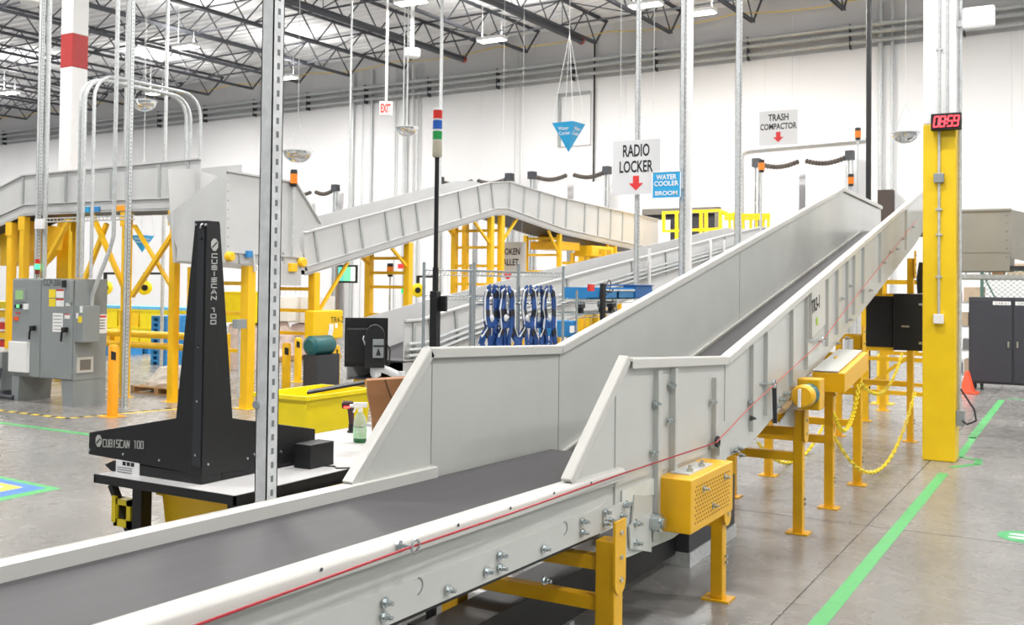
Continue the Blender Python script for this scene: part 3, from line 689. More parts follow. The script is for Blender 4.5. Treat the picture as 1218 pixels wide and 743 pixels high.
# low grey box at left edge
a = P(6, 476, z=0); th = thing('transformer_box', (a.x-.6, a.y+.1, 0), 'low grey equipment box at the left edge beside the control cabinet', 'equipment box')
MB().box((a.x-1.3, a.y+.15, .12), (a.x-.34, a.y+.7, P(2, 419, Y=a.y+.1).z)).build('case', M_PANEL, th, bevel=.01)
MB().box((a.x-1.3, a.y+.2, 0), (a.x-.34, a.y+.65, .12)).build('plinth', M_DARKST, th)
MB().tube([(a.x-.3, a.y+.1, .5), (a.x-.25, a.y, .2), (a.x-.1, a.y, .06), (a.x+.15, a.y+.05, .05)], .04, 8).build('hose', M_DARKST, th, True)
# ------------------------------------------------------------------ bollards
def bollard(x, y, h, label, m=None, r=.06, mark=True, group='yellow bollards'):
    th = thing('bollard', (x, y, 0), label, 'bollard', group); m = m or M_YPAINT
    t = MB(); t.lathe((x, y, .012), [(r, 0), (r, h-.04), (r*.85, h-.012), (r*.4, h)], 20); t.build('post', m, th, True)
    MB().box((x-r*1.8, y-r*1.8, 0), (x+r*1.8, y+r*1.8, .012)).build('base_plate', m, th)
    if mark:
        d = Vector((-x, -y, 0)).normalized(); s = Vector((-d.y, d.x, 0)); c = Vector((x, y, h*.86))+d*(r*1.005)
        MB().poly([c-s*r*.45+ZA*.07, c+s*r*.45+ZA*.05, c+s*r*.45-ZA*.07, c-s*r*.45-ZA*.05], -d*r*.3).build('hazard_mark', M_INK, th)
    return th
M_YPAINT = mat('bollard_yellow', (247, 200, 20), .4, var=.04)
bollard(-12.43, 9.9, 1.04, 'orange bollard with a black mark standing alone near the control cabinet', M_ORG, .075, group='bollards')
for u, vb, vt, lab in ((340, 474, 408, 'leftmost yellow bollard right of the tall near strut'), (354, 454, 402, 'yellow bollard second from the left, right of the tall near strut'), (387, 453, 403, 'yellow bollard in front of the teal motor, behind the monitor'), (399, 466, 411, 'yellow bollard nearest the black monitor')):
    p = P(u, vb, z=0); h = P(u, vt, Y=p.y).z; bollard(p.x, p.y, h, lab, r=.075)
p = P(1050, 480, z=0); bollard(p.x, p.y, P(1050, 421, Y=p.y).z, 'yellow bollard under the black boxes beneath the main conveyor', r=.1, mark=False)
# ------------------------------------------------------------------ measuring machine on its table
TZ = .955
tb = thing('work_table', (-4.1, 5, 0), 'white topped work table with black edges under the measuring machine', 'table')
tx0, tx1, ty0, ty1 = -4.66, -3.62, 3.60, 6.7
MB().box((tx0+.01, ty0+.01, TZ-.03), (tx1-.01, ty1-.01, TZ)).build('table_top', mat('pale_laminate', (206, 206, 206), .35, var=.03), tb)
t = MB(); t.box((tx0, ty0, TZ-.045), (tx1, ty0+.012, TZ-.001)); t.box((tx1-.012, ty0, TZ-.045), (tx1, ty1, TZ-.001)); t.box((tx0, ty0, TZ-.045), (tx0+.012, ty1, TZ-.001)); t.box((tx0, ty1-.012, TZ-.045), (tx1, ty1, TZ-.001)); t.build('edge_band', M_BLKP, tb)
for x in (-4.42, tx1-.1):
    for y in (ty0+.12, ty1-.15): MB().box((x-.035, y-.035, 0), (x+.035, y+.035, TZ-.045)).build('leg', M_BLK, tb)
for y in (ty1-.15,): MB().box((-4.42, y-.025, TZ-.12), (tx1-.1, y+.025, TZ-.045)).build('rail', M_BLK, tb)
MB().bar((-4.42, ty0+.12, .5), (-4.66, ty0+.12, .88), .03, .04, YA).build('brace', M_BLK, tb)
MB().box((tx1-.13, ty0+.12, TZ-.09), (tx1-.07, ty1-.15, TZ-.045)).build('rail', M_BLK, tb)
# yellow holder and tote below the table
th = thing('hanging_holder', (-4.6, 3.72, .5), 'small yellow plastic holder hanging at the left leg of the work table', 'holder')
t = MB(); a, b = P(137, 592, Y=3.7), P(156, 628, Y=3.7)
t.box((a.x, 3.69, b.z), (a.x+.03, 3.75, a.z)); t.box((b.x-.03, 3.69, b.z), (b.x, 3.75, a.z)); t.box((a.x, 3.69, a.z-.03), (b.x, 3.75, a.z)); t.box((a.x, 3.69, b.z), (b.x, 3.75, b.z+.04)); t.build('frame', M_YPL, th)
MB().box((a.x-.01, 3.685, b.z+.02), (a.x+.02, 3.70, b.z+.16)).build('tab', M_YPL, th)
def tote(x0, y0, x1, y1, z0, z1, label, m, taper=.04, rim=.02, cat='bin', wheels=False, group=None):
    th = thing('plastic_tote', ((x0+x1)/2, (y0+y1)/2, z0), label, cat, group)
    t = MB(); zb = z0+(.08 if wheels else 0)
    o = [(x0+taper, y0+taper, zb), (x1-taper, y0+taper, zb), (x1-taper, y1-taper, zb), (x0+taper, y1-taper, zb)]
    p = [(x0, y0, z1), (x1, y0, z1), (x1, y1, z1), (x0, y1, z1)]
    i_ = [(x0+.012, y0+.012, z1), (x1-.012, y0+.012, z1), (x1-.012, y1-.012, z1), (x0+.012, y1-.012, z1)]
    ib = [(x0+taper+.012, y0+taper+.012, zb+.015), (x1-taper-.012, y0+taper+.012, zb+.015), (x1-taper-.012, y1-taper-.012, zb+.015), (x0+taper+.012, y1-taper-.012, zb+.015)]
    t.add(o+p+i_+ib, [(3, 2, 1, 0)]+[(k, (k+1) % 4, 4+(k+1) % 4, 4+k) for k in range(4)]+[(4+k, 4+(k+1) % 4, 8+(k+1) % 4, 8+k) for k in range(4)]+[(8+k, 8+(k+1) % 4, 12+(k+1) % 4, 12+k) for k in range(4)]+[(12, 13, 14, 15)])
    t.build('shell', m, th)
    r = MB()
    r.box((x0-rim, y0-rim, z1-.035), (x1+rim, y0, z1)); r.box((x0-rim, y1, z1-.035), (x1+rim, y1+rim, z1)); r.box((x0-rim, y0, z1-.035), (x0, y1, z1)); r.box((x1, y0, z1-.035), (x1+rim, y1, z1))
    r.build('rim', m, th)
    if wheels:
        for wx in (x0+.1, x1-.1):
            for wy in (y0+.1, y1-.1): MB().cyl((wx-.02, wy, z0+.04), (wx+.02, wy, z0+.04), .04, 12).build('caster', M_BLKP, th)
    return th
tote(P(192, 595, Y=3.8).x, 3.8, -3.78, 4.75, .4, .88, 'yellow tote on the shelf under the work table', M_YPAINT)
MB().box((-4.44, 3.8, .37), (-3.7, 6.4, .4)).build('under_shelf', M_BLK, tb)
q = P(372, 474, z=1.0); tote(-6.55, 6.75, -5.95, 7.65, 0, 1.0, 'tall yellow plastic bin on casters behind the work table', M_YPL, .06, wheels=True)
# measuring machine
C = P(240, 577, z=TZ); xc, yc_ = C.x, C.y
cu = thing('cubing_scanner', (xc, yc_, TZ), 'black dimension scanner with a tall tapered tower and two low wings, lettered CUBISCAN 100', 'scanner')
def fy(pts, y=yc_): return [P(u, v, Y=y) for u, v in pts]
def fx_(pts, x=xc): return [P(u, v, X=x) for u, v in pts]
MB().poly(fy([(246, 262), (232, 262.5), (209, 497), (106, 514), (105, 540), (240, 565)]), (0, .09, 0)).build('left_wing', M_BLK, cu, bevel=.004)
MB().poly(fx_([(246, 262), (262, 265), (277, 497), (375, 510), (375, 548), (240, 565)]), (-.09, 0, 0)).build('right_wing', M_BLK, cu, bevel=.004)
zl = P(240, 564, Y=yc_).z
b0 = P(133, 544, Y=yc_+.004); e0 = P(124, 558, Y=yc_+.004); yr = P(372, 548, X=xc).y
MB().poly([(xc-.008, yc_+.004, zl), (b0.x, yc_+.004, zl), (e0.x, yc_+.004, TZ+.03), (e0.x+.05, yc_+.004, TZ+.002), (xc-.008, yc_+.004, TZ+.002)], (0, .14, 0)).build('base', M_BLK, cu, bevel=.004)
MB().poly([(xc-.008, yc_+.146, zl), (xc-.008, yr, zl), (xc-.008, yr+.06, TZ+.06), (xc-.008, yr, TZ+.002), (xc-.008, yc_+.146, TZ+.002)], (-.14, 0, 0)).build('base', M_BLK, cu, bevel=.004)
for x, y in ((e0.x+.12, yc_+.1), (xc-.1, yc_+.1), (xc-.1, yr-.1)): MB().lathe((x, y, TZ), [(.02, 0), (.02, .002)], 12).build('foot', M_BLKP, cu)
# corner strip down the tower
p0, p1 = P(245.5, 272, Y=yc_-.004), P(240.5, 560, Y=yc_-.004)
MB().poly([P(236.5, 272, Y=yc_), P(244, 272, Y=yc_), P(239, 556, Y=yc_), P(229, 553, Y=yc_)], (0, -.006, 0)).build('corner_strip', mat('black_satin', (42, 44, 48), .35, var=.05), cu)
MB().poly([P(235, 264.5, Y=yc_), P(245, 264.5, Y=yc_), P(244.8, 271, Y=yc_), P(235, 271, Y=yc_)], (0, -.004, 0)).build('cable_recess', M_INK, cu)
MB().tube([P(238, 271, Y=yc_-.01), P(239, 267, Y=yc_-.02), P(241, 266, Y=yc_-.01)], .004, 6).build('cable', M_PAPER, cu, True)
for u, v in ((234, 267), (245, 267), (241, 284), (238, 348), (237, 412), (235, 477), (107, 535), (147, 540), (190, 547), (233, 541)):
    w = P(u, v, Y=yc_); MB().lathe(w, [(.008, 0), (.007, .006)], 10, -YA).build('screw', M_ZINC, cu)
for u, v in ((334, 537), (373, 531), (294, 545), (247, 552), (302, 540)):
    w = P(u, v, X=xc); MB().lathe(w, [(.008, 0), (.007, .006)], 10, XA).build('screw', M_ZINC, cu)
a, b = P(138.5, 546, Y=yc_+.004), P(166, 566, Y=yc_+.004)
ls = MB().box((a.x, yc_+.001, P(152, 566, Y=yc_+.004).z), (b.x, yc_+.004, P(152, 547, Y=yc_+.004).z)).build('rating_label', M_PAPER, cu)
zt_ = P(152, 547, Y=yc_+.004).z
for k in range(3): MB().box((a.x+.055+.033*k, yc_-.0005, zt_-.03), (a.x+.08+.033*k, yc_+.001, zt_-.01)).build('print_block', M_INK, ls)
for k in range(4): MB().box((a.x+.01, yc_-.0005, zt_-.045-.012*k), (a.x+.13, yc_+.001, zt_-.042-.012*k)).build('print_line', M_DARKST, ls)
GL = {'C': [[(1, 1), (0, 1), (0, 0), (1, 0)]], 'U': [[(0, 1), (0, 0), (1, 0), (1, 1)]], 'B': [[(0, 0), (0, 1), (1, 1), (1, 0), (0, 0)], [(0, .52), (1, .52)]], 'I': [[(.5, 0), (.5, 1)]],
      'S': [[(1, 1), (0, 1), (0, .5), (1, .5), (1, 0), (0, 0)]], 'A': [[(0, 0), (.4, 1), (.6, 1), (1, 0)], [(.2, .35), (.8, .35)]], 'N': [[(0, 0), (0, 1), (1, 0), (1, 1)]],
      '1': [[(.2, 1), (.6, 1), (.6, 0)]], '0': [[(0, 0), (0, 1), (1, 1), (1, 0), (0, 0)]]}
M_SILV = mat('silver_lettering', (188, 190, 186), .4, var=0)
def glyph(t, ch, o, r, u, w, h, th_=.01):
    for st_ in GL[ch]:
        for a, b in zip(st_, st_[1:]):
            p = o+r*(a[0]*w)+u*(a[1]*h); q = o+r*(b[0]*w)+u*(b[1]*h); d = (q-p).normalized()
            t.bar(p-d*th_*.4, q+d*th_*.4, th_, .002, r.cross(u))
a, b = P(122.5, 529, Y=yc_-.002), P(173, 531.5, Y=yc_-.002); W_ = b.x-a.x; hgt = .038
t = MB(); cw = W_/12.3; x = a.x
for ch in 'CUBISCAN 100':
    if ch != ' ': glyph(t, ch, Vector((x, yc_-.002, a.z+(x-a.x)*(b.z-a.z)/W_-.008)), XA, ZA, cw*.66, hgt, .0055)
    x += cw
t.build('lettering', M_SILV, cu)
def logo(c, r, u, R_):
    t = MB(); pts = [c+r*(R_*.75*math.cos(k*math.pi/4+.39))+u*(R_*math.sin(k*math.pi/4+.39)) for k in range(8)]
    t.poly(pts, r.cross(u)*.002); o = t.build('logo', M_SILV, cu)
    MB().bar(c-r*R_*.45-u*R_*.4+r.cross(u)*.003, c-u*R_*-.0+r.cross(u)*.003, .006, .002, r.cross(u)).build('logo_line', M_BLK, o)
    MB().bar(c+r.cross(u)*.003, c+r*R_*.45+u*R_*.4+r.cross(u)*.003, .006, .002, r.cross(u)).build('logo_line', M_BLK, o)
logo(P(117.5, 524, Y=yc_-.002), XA, ZA, .035)
logo(P(255, 291, X=xc+.002), YA, ZA, .034)
ya_, za_ = P(252, 302, X=xc).y, P(252, 306, X=xc).z
t = MB(); ze = P(254, 385, X=xc).z; n = 12.0; dz = (za_-ze)/(n-1); y0_ = P(251.5, 320, X=xc).y; y1_ = P(257.5, 320, X=xc).y
for k, ch in enumerate('CUBISCAN 100'):
    if ch != ' ': glyph(t, ch, Vector((xc+.002, y0_+(k*.0), za_-dz*k)), YA, ZA, (y1_-y0_), dz*.6, .006)
t.build('lettering', M_SILV, cu)
# controller box beyond the right wing
th = thing('controller_box', P(392, 552, z=TZ), 'small black controller box at the end of the measuring machine wing', 'box')
a = P(397, 552, z=TZ)
MB().box((a.x-.12, a.y-.2, TZ), (a.x, a.y, P(397, 524, X=a.x).z)).build('case', M_BLK, th, bevel=.004)
MB().tube([(a.x-.05, a.y-.1, TZ+.004), (a.x+.06, a.y-.06, TZ+.004), (a.x+.1, a.y-.1, TZ+.004), (a.x+.2, a.y-.02, TZ+.004)], .004, 5).build('cable', M_BLKP, th, True)
# ------------------------------------------------------------------ things on the work table
p = P(428, 526, z=TZ)
sp_ = thing('spray_bottle', p, 'clear green cleaner spray bottle with a white trigger on the work table', 'spray bottle')
M_GRN = mat('green_liquid', (36, 120, 62), .15, var=.05, trans=.3); M_CLR = mat('clear_plastic', (200, 222, 205), .1, var=0, alpha=.55)
def ell(c, prof, sx, sy, n=20):
    t = MB(); vs = []; 
    for r, h in prof: vs += [c+Vector((r*sx*math.cos(2*math.pi*k/n), r*sy*math.sin(2*math.pi*k/n), h)) for k in range(n)]
    fs = [(i*n+k, i*n+(k+1) % n, (i+1)*n+(k+1) % n, (i+1)*n+k) for i in range(len(prof)-1) for k in range(n)]
    fs += [tuple(range(n))[::-1], tuple((len(prof)-1)*n+k for k in range(n))]; return t.add(vs, fs)
sx, sy = .048, .035
ell(p, [(.9, 0), (1, .008), (1, .1)], sx, sy).build('liquid_body', M_GRN, sp_, True)
ell(p, [(1, .1), (1, .13), (.8, .165), (.36, .195), (.3, .205)], sx, sy).build('clear_body', M_CLR, sp_, True)
dv = Vector((-p.x, -p.y, 0)).normalized(); rv = Vector((dv.y*-1, dv.x, 0))
lb = ell(p, [(1.03, .03), (1.03, .1)], sx, sy).build('label', mat('pale_green_label', (176, 214, 176), .5), sp_, True)
text('simple\ngreen', p+dv*.048+ZA*.085, rv, ZA, .06, .03, M_PAPER, lb)
ell(p, [(.35, .2), (.35, .225)], sx, sy).build('cap', M_PAPER, sp_, True)
t = MB(); t.obox(p+ZA*.245, rv*.045, dv*.012, ZA*.016); t.obox(p+ZA*.24-rv*.055, rv*.014, dv*.009, ZA*.01); t.bar(p+ZA*.232-rv*.025, p+ZA*.195-rv*.045, .012, .012, dv); t.build('trigger_head', M_PAPER, sp_, bevel=.003)
p = P(418, 514, z=TZ)
sc_ = thing('barcode_scanner', p, 'dark handheld barcode scanner glowing red, standing on the work table', 'barcode scanner')
MB().lathe(p, [(.03, 0), (.03, .01), (.022, .015), (.02, .06)], 16).build('stand', M_BLKP, sc_, True)
top = P(417, 482, X=p.x)
M_DBR = mat('dark_maroon_plastic', (60, 28, 30), .4, var=.05)
MB().tube([p+ZA*.055, p.lerp(top, .55)+ZA*.03, top-ZA*.01], [.018, .021, .024], 10).build('handle', M_DBR, sc_, True)
MB().obox(top+ZA*.006-rv*.02+dv*.01, rv*.04, dv*.04, ZA*.024).build('head', M_DBR, sc_, bevel=.012)
MB().obox(top-rv*.025+dv*.052-ZA*.006, rv*.02, dv*.003, ZA*.006).build('light_bar', mat('red_glow', (255, 60, 50), .4, var=0, emit=6), sc_)
# kraft bag
p = P(468, 536, z=TZ); bg_ = thing('paper_bag', p, 'brown kraft paper bag standing on the work table against the guard', 'bag')
t = MB(); hb = P(450, 452, X=p.x).z-TZ
lv = [(0, 1.0, 0), (.1, 1.06, .0), (.22, 1.02, .01), (hb*.8, 1.15, .02), (hb, 1.12, .03)]
vs = []
for h, k, o in lv: vs += [p+rv*(a*k*.12+o*-1.2)+dv*(b*k*.07)+ZA*(h+(.008*a if h else 0)) for a, b in ((-1, -1), (0, -.85), (1, -1), (1.05, 0), (1, 1), (.2, .9), (-1, 1), (-1.05, 0))]
n = 8; t.add(vs, [(i*n+k, i*n+(k+1) % n, (i+1)*n+(k+1) % n, (i+1)*n+k) for i in range(len(lv)-1) for k in range(n)]+[tuple(range(n))[::-1], tuple((len(lv)-1)*n+k for k in range(n))])
t.build('bag', M_KRAFT, bg_)
t = MB(); c = p+dv*.085
t.tube([c+rv*-.06+ZA*(hb+.0), c+rv*-.02+ZA*(hb*.75), c+rv*.03+ZA*(hb*.55), c+rv*.02+ZA*(hb*.35)], .003, 5); t.build('cord', M_BLKP, bg_, True)
# monitor on arm
pm = P(446, 452, X=-4.56); ar = thing('articulated_stand', (pm.x, pm.y, TZ), 'white articulated arm clamped to the work table holding the black screens', 'stand')
M_WPL = mat('white_grey_plastic', (206, 208, 208), .35, var=.03)
MB().cyl((pm.x, pm.y, TZ), (pm.x, pm.y, P(446, 424, X=pm.x).z), .022, 12).build('pole', M_WPL, ar, True)
MB().box((pm.x-.05, pm.y-.05, TZ), (pm.x+.05, pm.y+.05, TZ+.02)).build('clamp', M_WPL, ar)
dv2 = Vector((-pm.x, -pm.y, 0)).normalized(); rv2 = Vector((-dv2.y, dv2.x, 0))
def at(u, v, d=0): # point on the upright plane through the arm pole that faces the table end
    r = FW*FPX+RT*(u-CX)-UP*(v-PYY); tt = pm.dot(dv2)-0; k = (Vector((pm.x, pm.y, 0)).dot(dv2))/(r.dot(dv2)); return Vector((0, 0, CZ))+r*k+dv2*d
t = MB(); t.tube([at(450, 436, .05), at(462, 440, .06), at(474, 446, .06)], [.03, .028, .03], 12); t.build('arm_link', M_WPL, ar, True)
MB().cyl(at(477, 444, .06)-ZA*-.02, at(477, 444, .06)-ZA*.08, .028, 14).build('arm_joint', M_WPL, ar, True)
MB().lathe(at(447, 440, .05)-ZA*.04, [(.035, 0), (.04, .02), (.04, .06), (.03, .08)], 14).build('arm_joint', M_WPL, ar, True)
t = MB(); a, b = at(366, 466, .02), at(434, 454, .02); t.bar(a, b, .16, .018); t.build('keyboard_tray', M_BLK, ar, bevel=.005)
mo_ = thing('monitor', at(435, 437, -.06), 'black flat monitor seen from behind on the table arm', 'monitor')
def pane(u0, v0, u1, v1, d, th_, name, m, par, bev=.004):
    a, b = at(u0, v0, d), at(u1, v1, d); c = (a+b)/2
    return MB().obox(c, rv2*(abs((b-a).dot(rv2))/2), dv2*th_/2, ZA*(abs(a.z-b.z)/2)).build(name, m, par, bevel=bev)
pane(410, 378, 461, 437, -.08, .03, 'panel', M_BLKP, mo_); pane(412, 390, 440, 432, -.05, .04, 'back_bulge', M_BLK, mo_, .012)
MB().bar(at(446, 425, -.06), at(446, 425, .0), .03, .04).build('mount', M_DARKST, mo_)
tbm = thing('label_printer', at(446, 436, .07), 'small black rounded handheld terminal with a grey plate in front of the monitor', 'terminal')
t = MB(); a, b = at(434, 436, .07), at(458, 385, .07); wv, hv = abs((b-a).dot(rv2))/2, (b.z-a.z)
pr_ = [(-1, 0), (1, 0)]+[(math.cos(k*math.pi/10), .72+.28*math.sin(k*math.pi/10)) for k in range(11)]
c0 = (a+b)/2; t.poly([Vector((c0.x, c0.y, a.z))+rv2*(x*wv)+ZA*(y*hv) for x, y in pr_], dv2*.05); t.build('case', M_BLK, tbm, bevel=.006)
fp = pane(443.5, 402, 456, 424, .128, .012, 'grey_plate', M_PANEL, tbm); pane(444, 409, 457, 411, .137, .006, 'strap', M_INK, fp)
a = at(450, 421, .136); MB().poly([a-rv2*.018, a+rv2*.018, a+ZA*.055], dv2*.003).build('triangle_mark', M_INK, fp)
MB().tube([at(433, 399, .07), at(432, 402, .09), at(436, 412, .08), at(440, 430, .07)], .006, 6).build('cable', M_GALV, tbm, True)
MB().tube([at(458, 405, .06), at(464, 415, .06), at(463, 430, .05), at(458, 445, .04)], .005, 6).build('cable', M_BLKP, tbm, True)
# stack light
p = P(517, 412, X=-3.38); sl_ = thing('stack_light', (p.x, p.y, 0), 'tall black pole with a red, blue and green stack light behind the guard', 'stack light')
def pz(v, u=519): return P(u, v, X=p.x).z
px_, py_ = p.x, p.y
MB().box((px_-.1, py_-.1, 0), (px_+.1, py_+.1, .012)).build('base_plate', M_BLK, sl_)
MB().box((px_-.024, py_-.024, .012), (px_+.024, py_+.024, pz(346))).build('lower_post', M_BLK, sl_, bevel=.004)
MB().cyl((px_, py_, pz(346)), (px_, py_, pz(318)), .018, 12).build('sleeve', M_BLK, sl_, True); MB().cyl((px_, py_, pz(318)), (px_, py_, pz(186)), .0135, 12).build('pole', M_BLK, sl_, True)
MB().obox((px_+.045, py_+.02, pz(361)), XA*.022, YA*.01, ZA*.045).build('bracket', M_BLK, sl_)
r = .029
MB().lathe((px_, py_, pz(187)), [(.024, 0), (r, .01), (r, pz(167)-pz(187))], 18).build('lamp_base', mat('beige_plastic', (190, 184, 164), .5), sl_, True)
for v0, v1, rgb in ((166, 156, (30, 150, 70)), (153.5, 143, (30, 90, 180)), (141, 131, (210, 40, 30))):
    MB().lathe((px_, py_, pz(v0)), [(r, 0), (r, pz(v1)-pz(v0))], 18).build('lens', mat('lens_%d' % rgb[0]+'_%d' % rgb[1], rgb, .2, var=.05, coat=.5), sl_, True)
for v0, v1 in ((167, 166), (156, 153.5), (143, 141)): MB().lathe((px_, py_, pz(v0)), [(r*.98, 0), (r*.98, pz(v1)-pz(v0))], 18).build('ring', M_WPL, sl_, True)
MB().lathe((px_, py_, pz(131)), [(r, 0), (r, .008), (r*.9, .014)], 18).build('top_cap', M_WPL, sl_, True)
# ------------------------------------------------------------------ wire rack with harnesses
def wire_rack(name, label, x0, x1, ys, z1, shelves, cat='rack', wires=9, front_wires=False):
    th = thing(name, ((x0+x1)/2, sum(ys)/len(ys), 0), label, cat)
    for x in (x0, x1):
        for y in ys:
            t = MB(); t.cyl((x, y, .04), (x, y, z1), .0135, 10); pst = t.build('post', M_ZINC, th, True)
            MB().lathe((x, y, 0), [(.02, 0), (.02, .02), (.01, .04)], 10).build('foot', M_BLKP, pst)
    for z in shelves:
        t = MB()
        for x in (x0, x1):
            for dz in (0, -.04): t.cyl((x, ys[0], z+dz), (x, ys[-1], z+dz), .004, 6)
            k = 0; yy = ys[0]
            while yy < ys[-1]-.04: t.cyl((x, yy, z-.04), (x, yy+.04, z), .0025, 4); yy += .06
        for y in (ys[0], ys[-1]): t.cyl((x0, y, z), (x1, y, z), .004, 6)
        yy = ys[0]+.04
        while yy < ys[-1]: t.cyl((x0, yy, z), (x1, yy, z), .0025, 4); yy += .05
        t.build('wire_shelf', M_ZINC, th)
    return th
xk = -4.4; ysr = [P(564, 330, X=xk).y, P(617, 330, X=xk).y, P(670, 330, X=xk).y]
zt_ = P(617, 314, X=xk).z; zs = P(617, 323, X=xk).z
rack = wire_rack('wire_rack', 'chrome wire rack hung with blue safety harnesses behind the guard', xk-.5, xk, ysr, zt_, [zs, P(617, 352, X=xk).z, .6])
zh = P(610, 361, X=xk).z
MB().cyl((xk+.03, ysr[0], zh), (xk+.03, ysr[-1], zh), .008, 8).build('hanging_rail', M_ZINC, rack, True)
for y in ysr: MB().cyl((xk, y, zh), (xk+.03, y, zh), .006, 6).build('rail_arm', M_ZINC, rack, True)
M_WEB2 = mat('white_webbing_edge', (214, 218, 222), .7); M_WEB3 = mat('black_webbing', (30, 32, 40), .7)
def ribbon(t, pts, w):
    """strap hanging in the plane of the rack front: flat band with thickness"""
    pts = [Vector(p) for p in pts]
    for a, b in zip(pts, pts[1:]): t.bar(a, b+(b-a).normalized()*.004, .012, w, Vector((0, 1, 0)) if abs((b-a).normalized().y) < .8 else ZA)
def harness(u0, label, sc=1.0, seed=0, off=.0):
    rn = random.Random(seed); h = thing('safety_harness', P(u0, 345, X=xk+.07+off), label, 'harness', 'blue safety harnesses')
    X = xk+.075+off
    def H(du, v): return P(u0+du, v, X=X+rn.uniform(-.012, .012))
    cols = [M_NAVY, M_WEB3]
    for side in (-1, 1):
        path = [H(side*1.5, 343), H(side*4.5*sc, 346), H(side*(6+rn.uniform(-.6, .6))*sc, 355), H(side*(6.5+rn.uniform(-1, 1))*sc, 367), H(side*(6+rn.uniform(-1, 1))*sc, 379), H(side*(5+rn.uniform(-1.5, 1.5))*sc, 390), H(side*(8+rn.uniform(-2, 3))*sc, 400), H(side*(11+rn.uniform(-3, 3))*sc, 409), H(side*(8+rn.uniform(-2, 4))*sc, 418)]
        path_ = [H(side*1, 343), H(side*5*sc, 346), H(side*8*sc, 356), H(side*(9+rn.uniform(-1, 1))*sc, 368), H(side*8*sc, 382), H(side*(5+rn.uniform(-2, 2))*sc, 394), H(side*9*sc, 404), H(side*(12+rn.uniform(-2, 2))*sc, 412), H(side*9*sc, 418)]
        t = MB(); ribbon(t, path, .078*sc); t.build('shoulder_strap', M_NAVY, h)
        t = MB(); ribbon(t, [p+Vector((.008, side*.036*sc, 0)) for p in path[:7]], .01); t.build('reflective_edge', M_WEB2, h)
        t = MB(); 
        for a in (1, 3, 5): t.bar(path[a].lerp(path[a+1], .1)+XA*.004, path[a].lerp(path[a+1], .75)+XA*.004, .013, .08*sc, YA)
        t.build('black_pad', M_WEB3, h, stuff=True)
        t = MB(); ribbon(t, [path[5], H(side*3, 399), H(side*2, 408), H(side*4, 418)], .05*sc); t.build('leg_strap', M_NAVY, h)
    t = MB(); ribbon(t, [H(-6*sc, 384), H(0, 387), H(6*sc, 383)], .05); t.build('chest_strap', M_NAVY, h)
    c = H(rn.uniform(-3, 3), 378); MB().lathe(c, [(.026, 0), (.03, .006), (.022, .012)], 14, XA).build('buckle', M_WEB2, h, True)
    MB().tube([P(u0-1.5, 344, X=X), P(u0-1.5, 341, X=xk+.04), P(u0+1.5, 341, X=xk+.04), P(u0+1.5, 344, X=X)], .006, 6).build('hanging_loop', M_WEB3, h, True)
harness(585, 'leftmost blue safety harness on the wire rack, beside its left post', 1.0, 1)
harness(603, 'blue safety harness second from the left on the wire rack', .95, 2, .03)
harness(594, 'blue safety harness hung between the first two on the wire rack', .85, 11, -.03)
harness(641, 'blue safety harness hung between the last two on the wire rack', .8, 12, -.02)
harness(629, 'blue safety harness right of the middle post of the wire rack', .9, 3)
harness(653, 'rightmost blue safety harness on the wire rack, beside its right post', .85, 5, .02)
# second wire rack with blue bins
ys2 = [P(686, 360, X=-4.6).y, P(778, 360, X=-4.6).y]
rk2 = wire_rack('wire_shelving', 'chrome wire shelving with blue bins behind the rising guard of the main conveyor', -5.1, -4.6, ys2, P(700, 345, X=-4.6).z+.0, [P(720, 356, X=-4.6).z, P(720, 372, X=-4.6).z, P(720, 398, X=-4.6).z, .4])
zsh = P(720, 356, X=-4.6).z
def sbin(ya, yb, z0, z1, label): 
    th = thing('storage_bin', (-4.85, (ya+yb)/2, z0), label, 'bin', 'blue bins on the wire shelving')
    MB().poly([(-4.6, ya, z0), (-4.6, yb, z0), (-4.6, yb, z0+(z1-z0)*.7), (-4.6, ya, z0+(z1-z0)*.7)], (-.012, 0, 0)).build('front', M_BLUE, th)
    t = MB(); t.box((-4.76, ya, z0), (-4.6, yb, z0+.01)); t.box((-4.76, ya, z0), (-4.6, ya+.012, z1)); t.box((-4.76, yb-.012, z0), (-4.6, yb, z1)); t.box((-4.76, ya, z0), (-5.04, yb, z1)); t.build('tray', M_BLUE, th)
    MB().box((-4.598, ya, z0+(z1-z0)*.68), (-4.585, yb, z0+(z1-z0)*.85)).build('lip', M_WPL, th)
zb1 = P(745, 342, X=-4.6).z
def yy(u): return P(u, 350, X=-4.6).y
sbin(yy(714), yy(734), zsh+.006, zb1, 'leftmost blue bin on top of the wire shelving'); sbin(yy(735.5), yy(754), zsh+.006, zb1, 'middle blue bin on top of the wire shelving')
th = thing('storage_box', (-4.8, yy(766), zsh), 'solid blue box at the right end of the wire shelving top', 'box'); MB().box((-4.76, yy(756), zsh+.006), (-4.6, yy(776), zb1+.02)).build('body', mat('deep_blue_plastic', (28, 98, 168), .4, var=.05), th, bevel=.01); MB().box((-5.06, yy(755.7), zb1+.02), (-4.59, yy(776.3), zb1+.035)).build('lid', mat('deep_blue_plastic', (28, 98, 168)), th)
z2 = P(720, 372, X=-4.6).z
rn = random.Random(8)
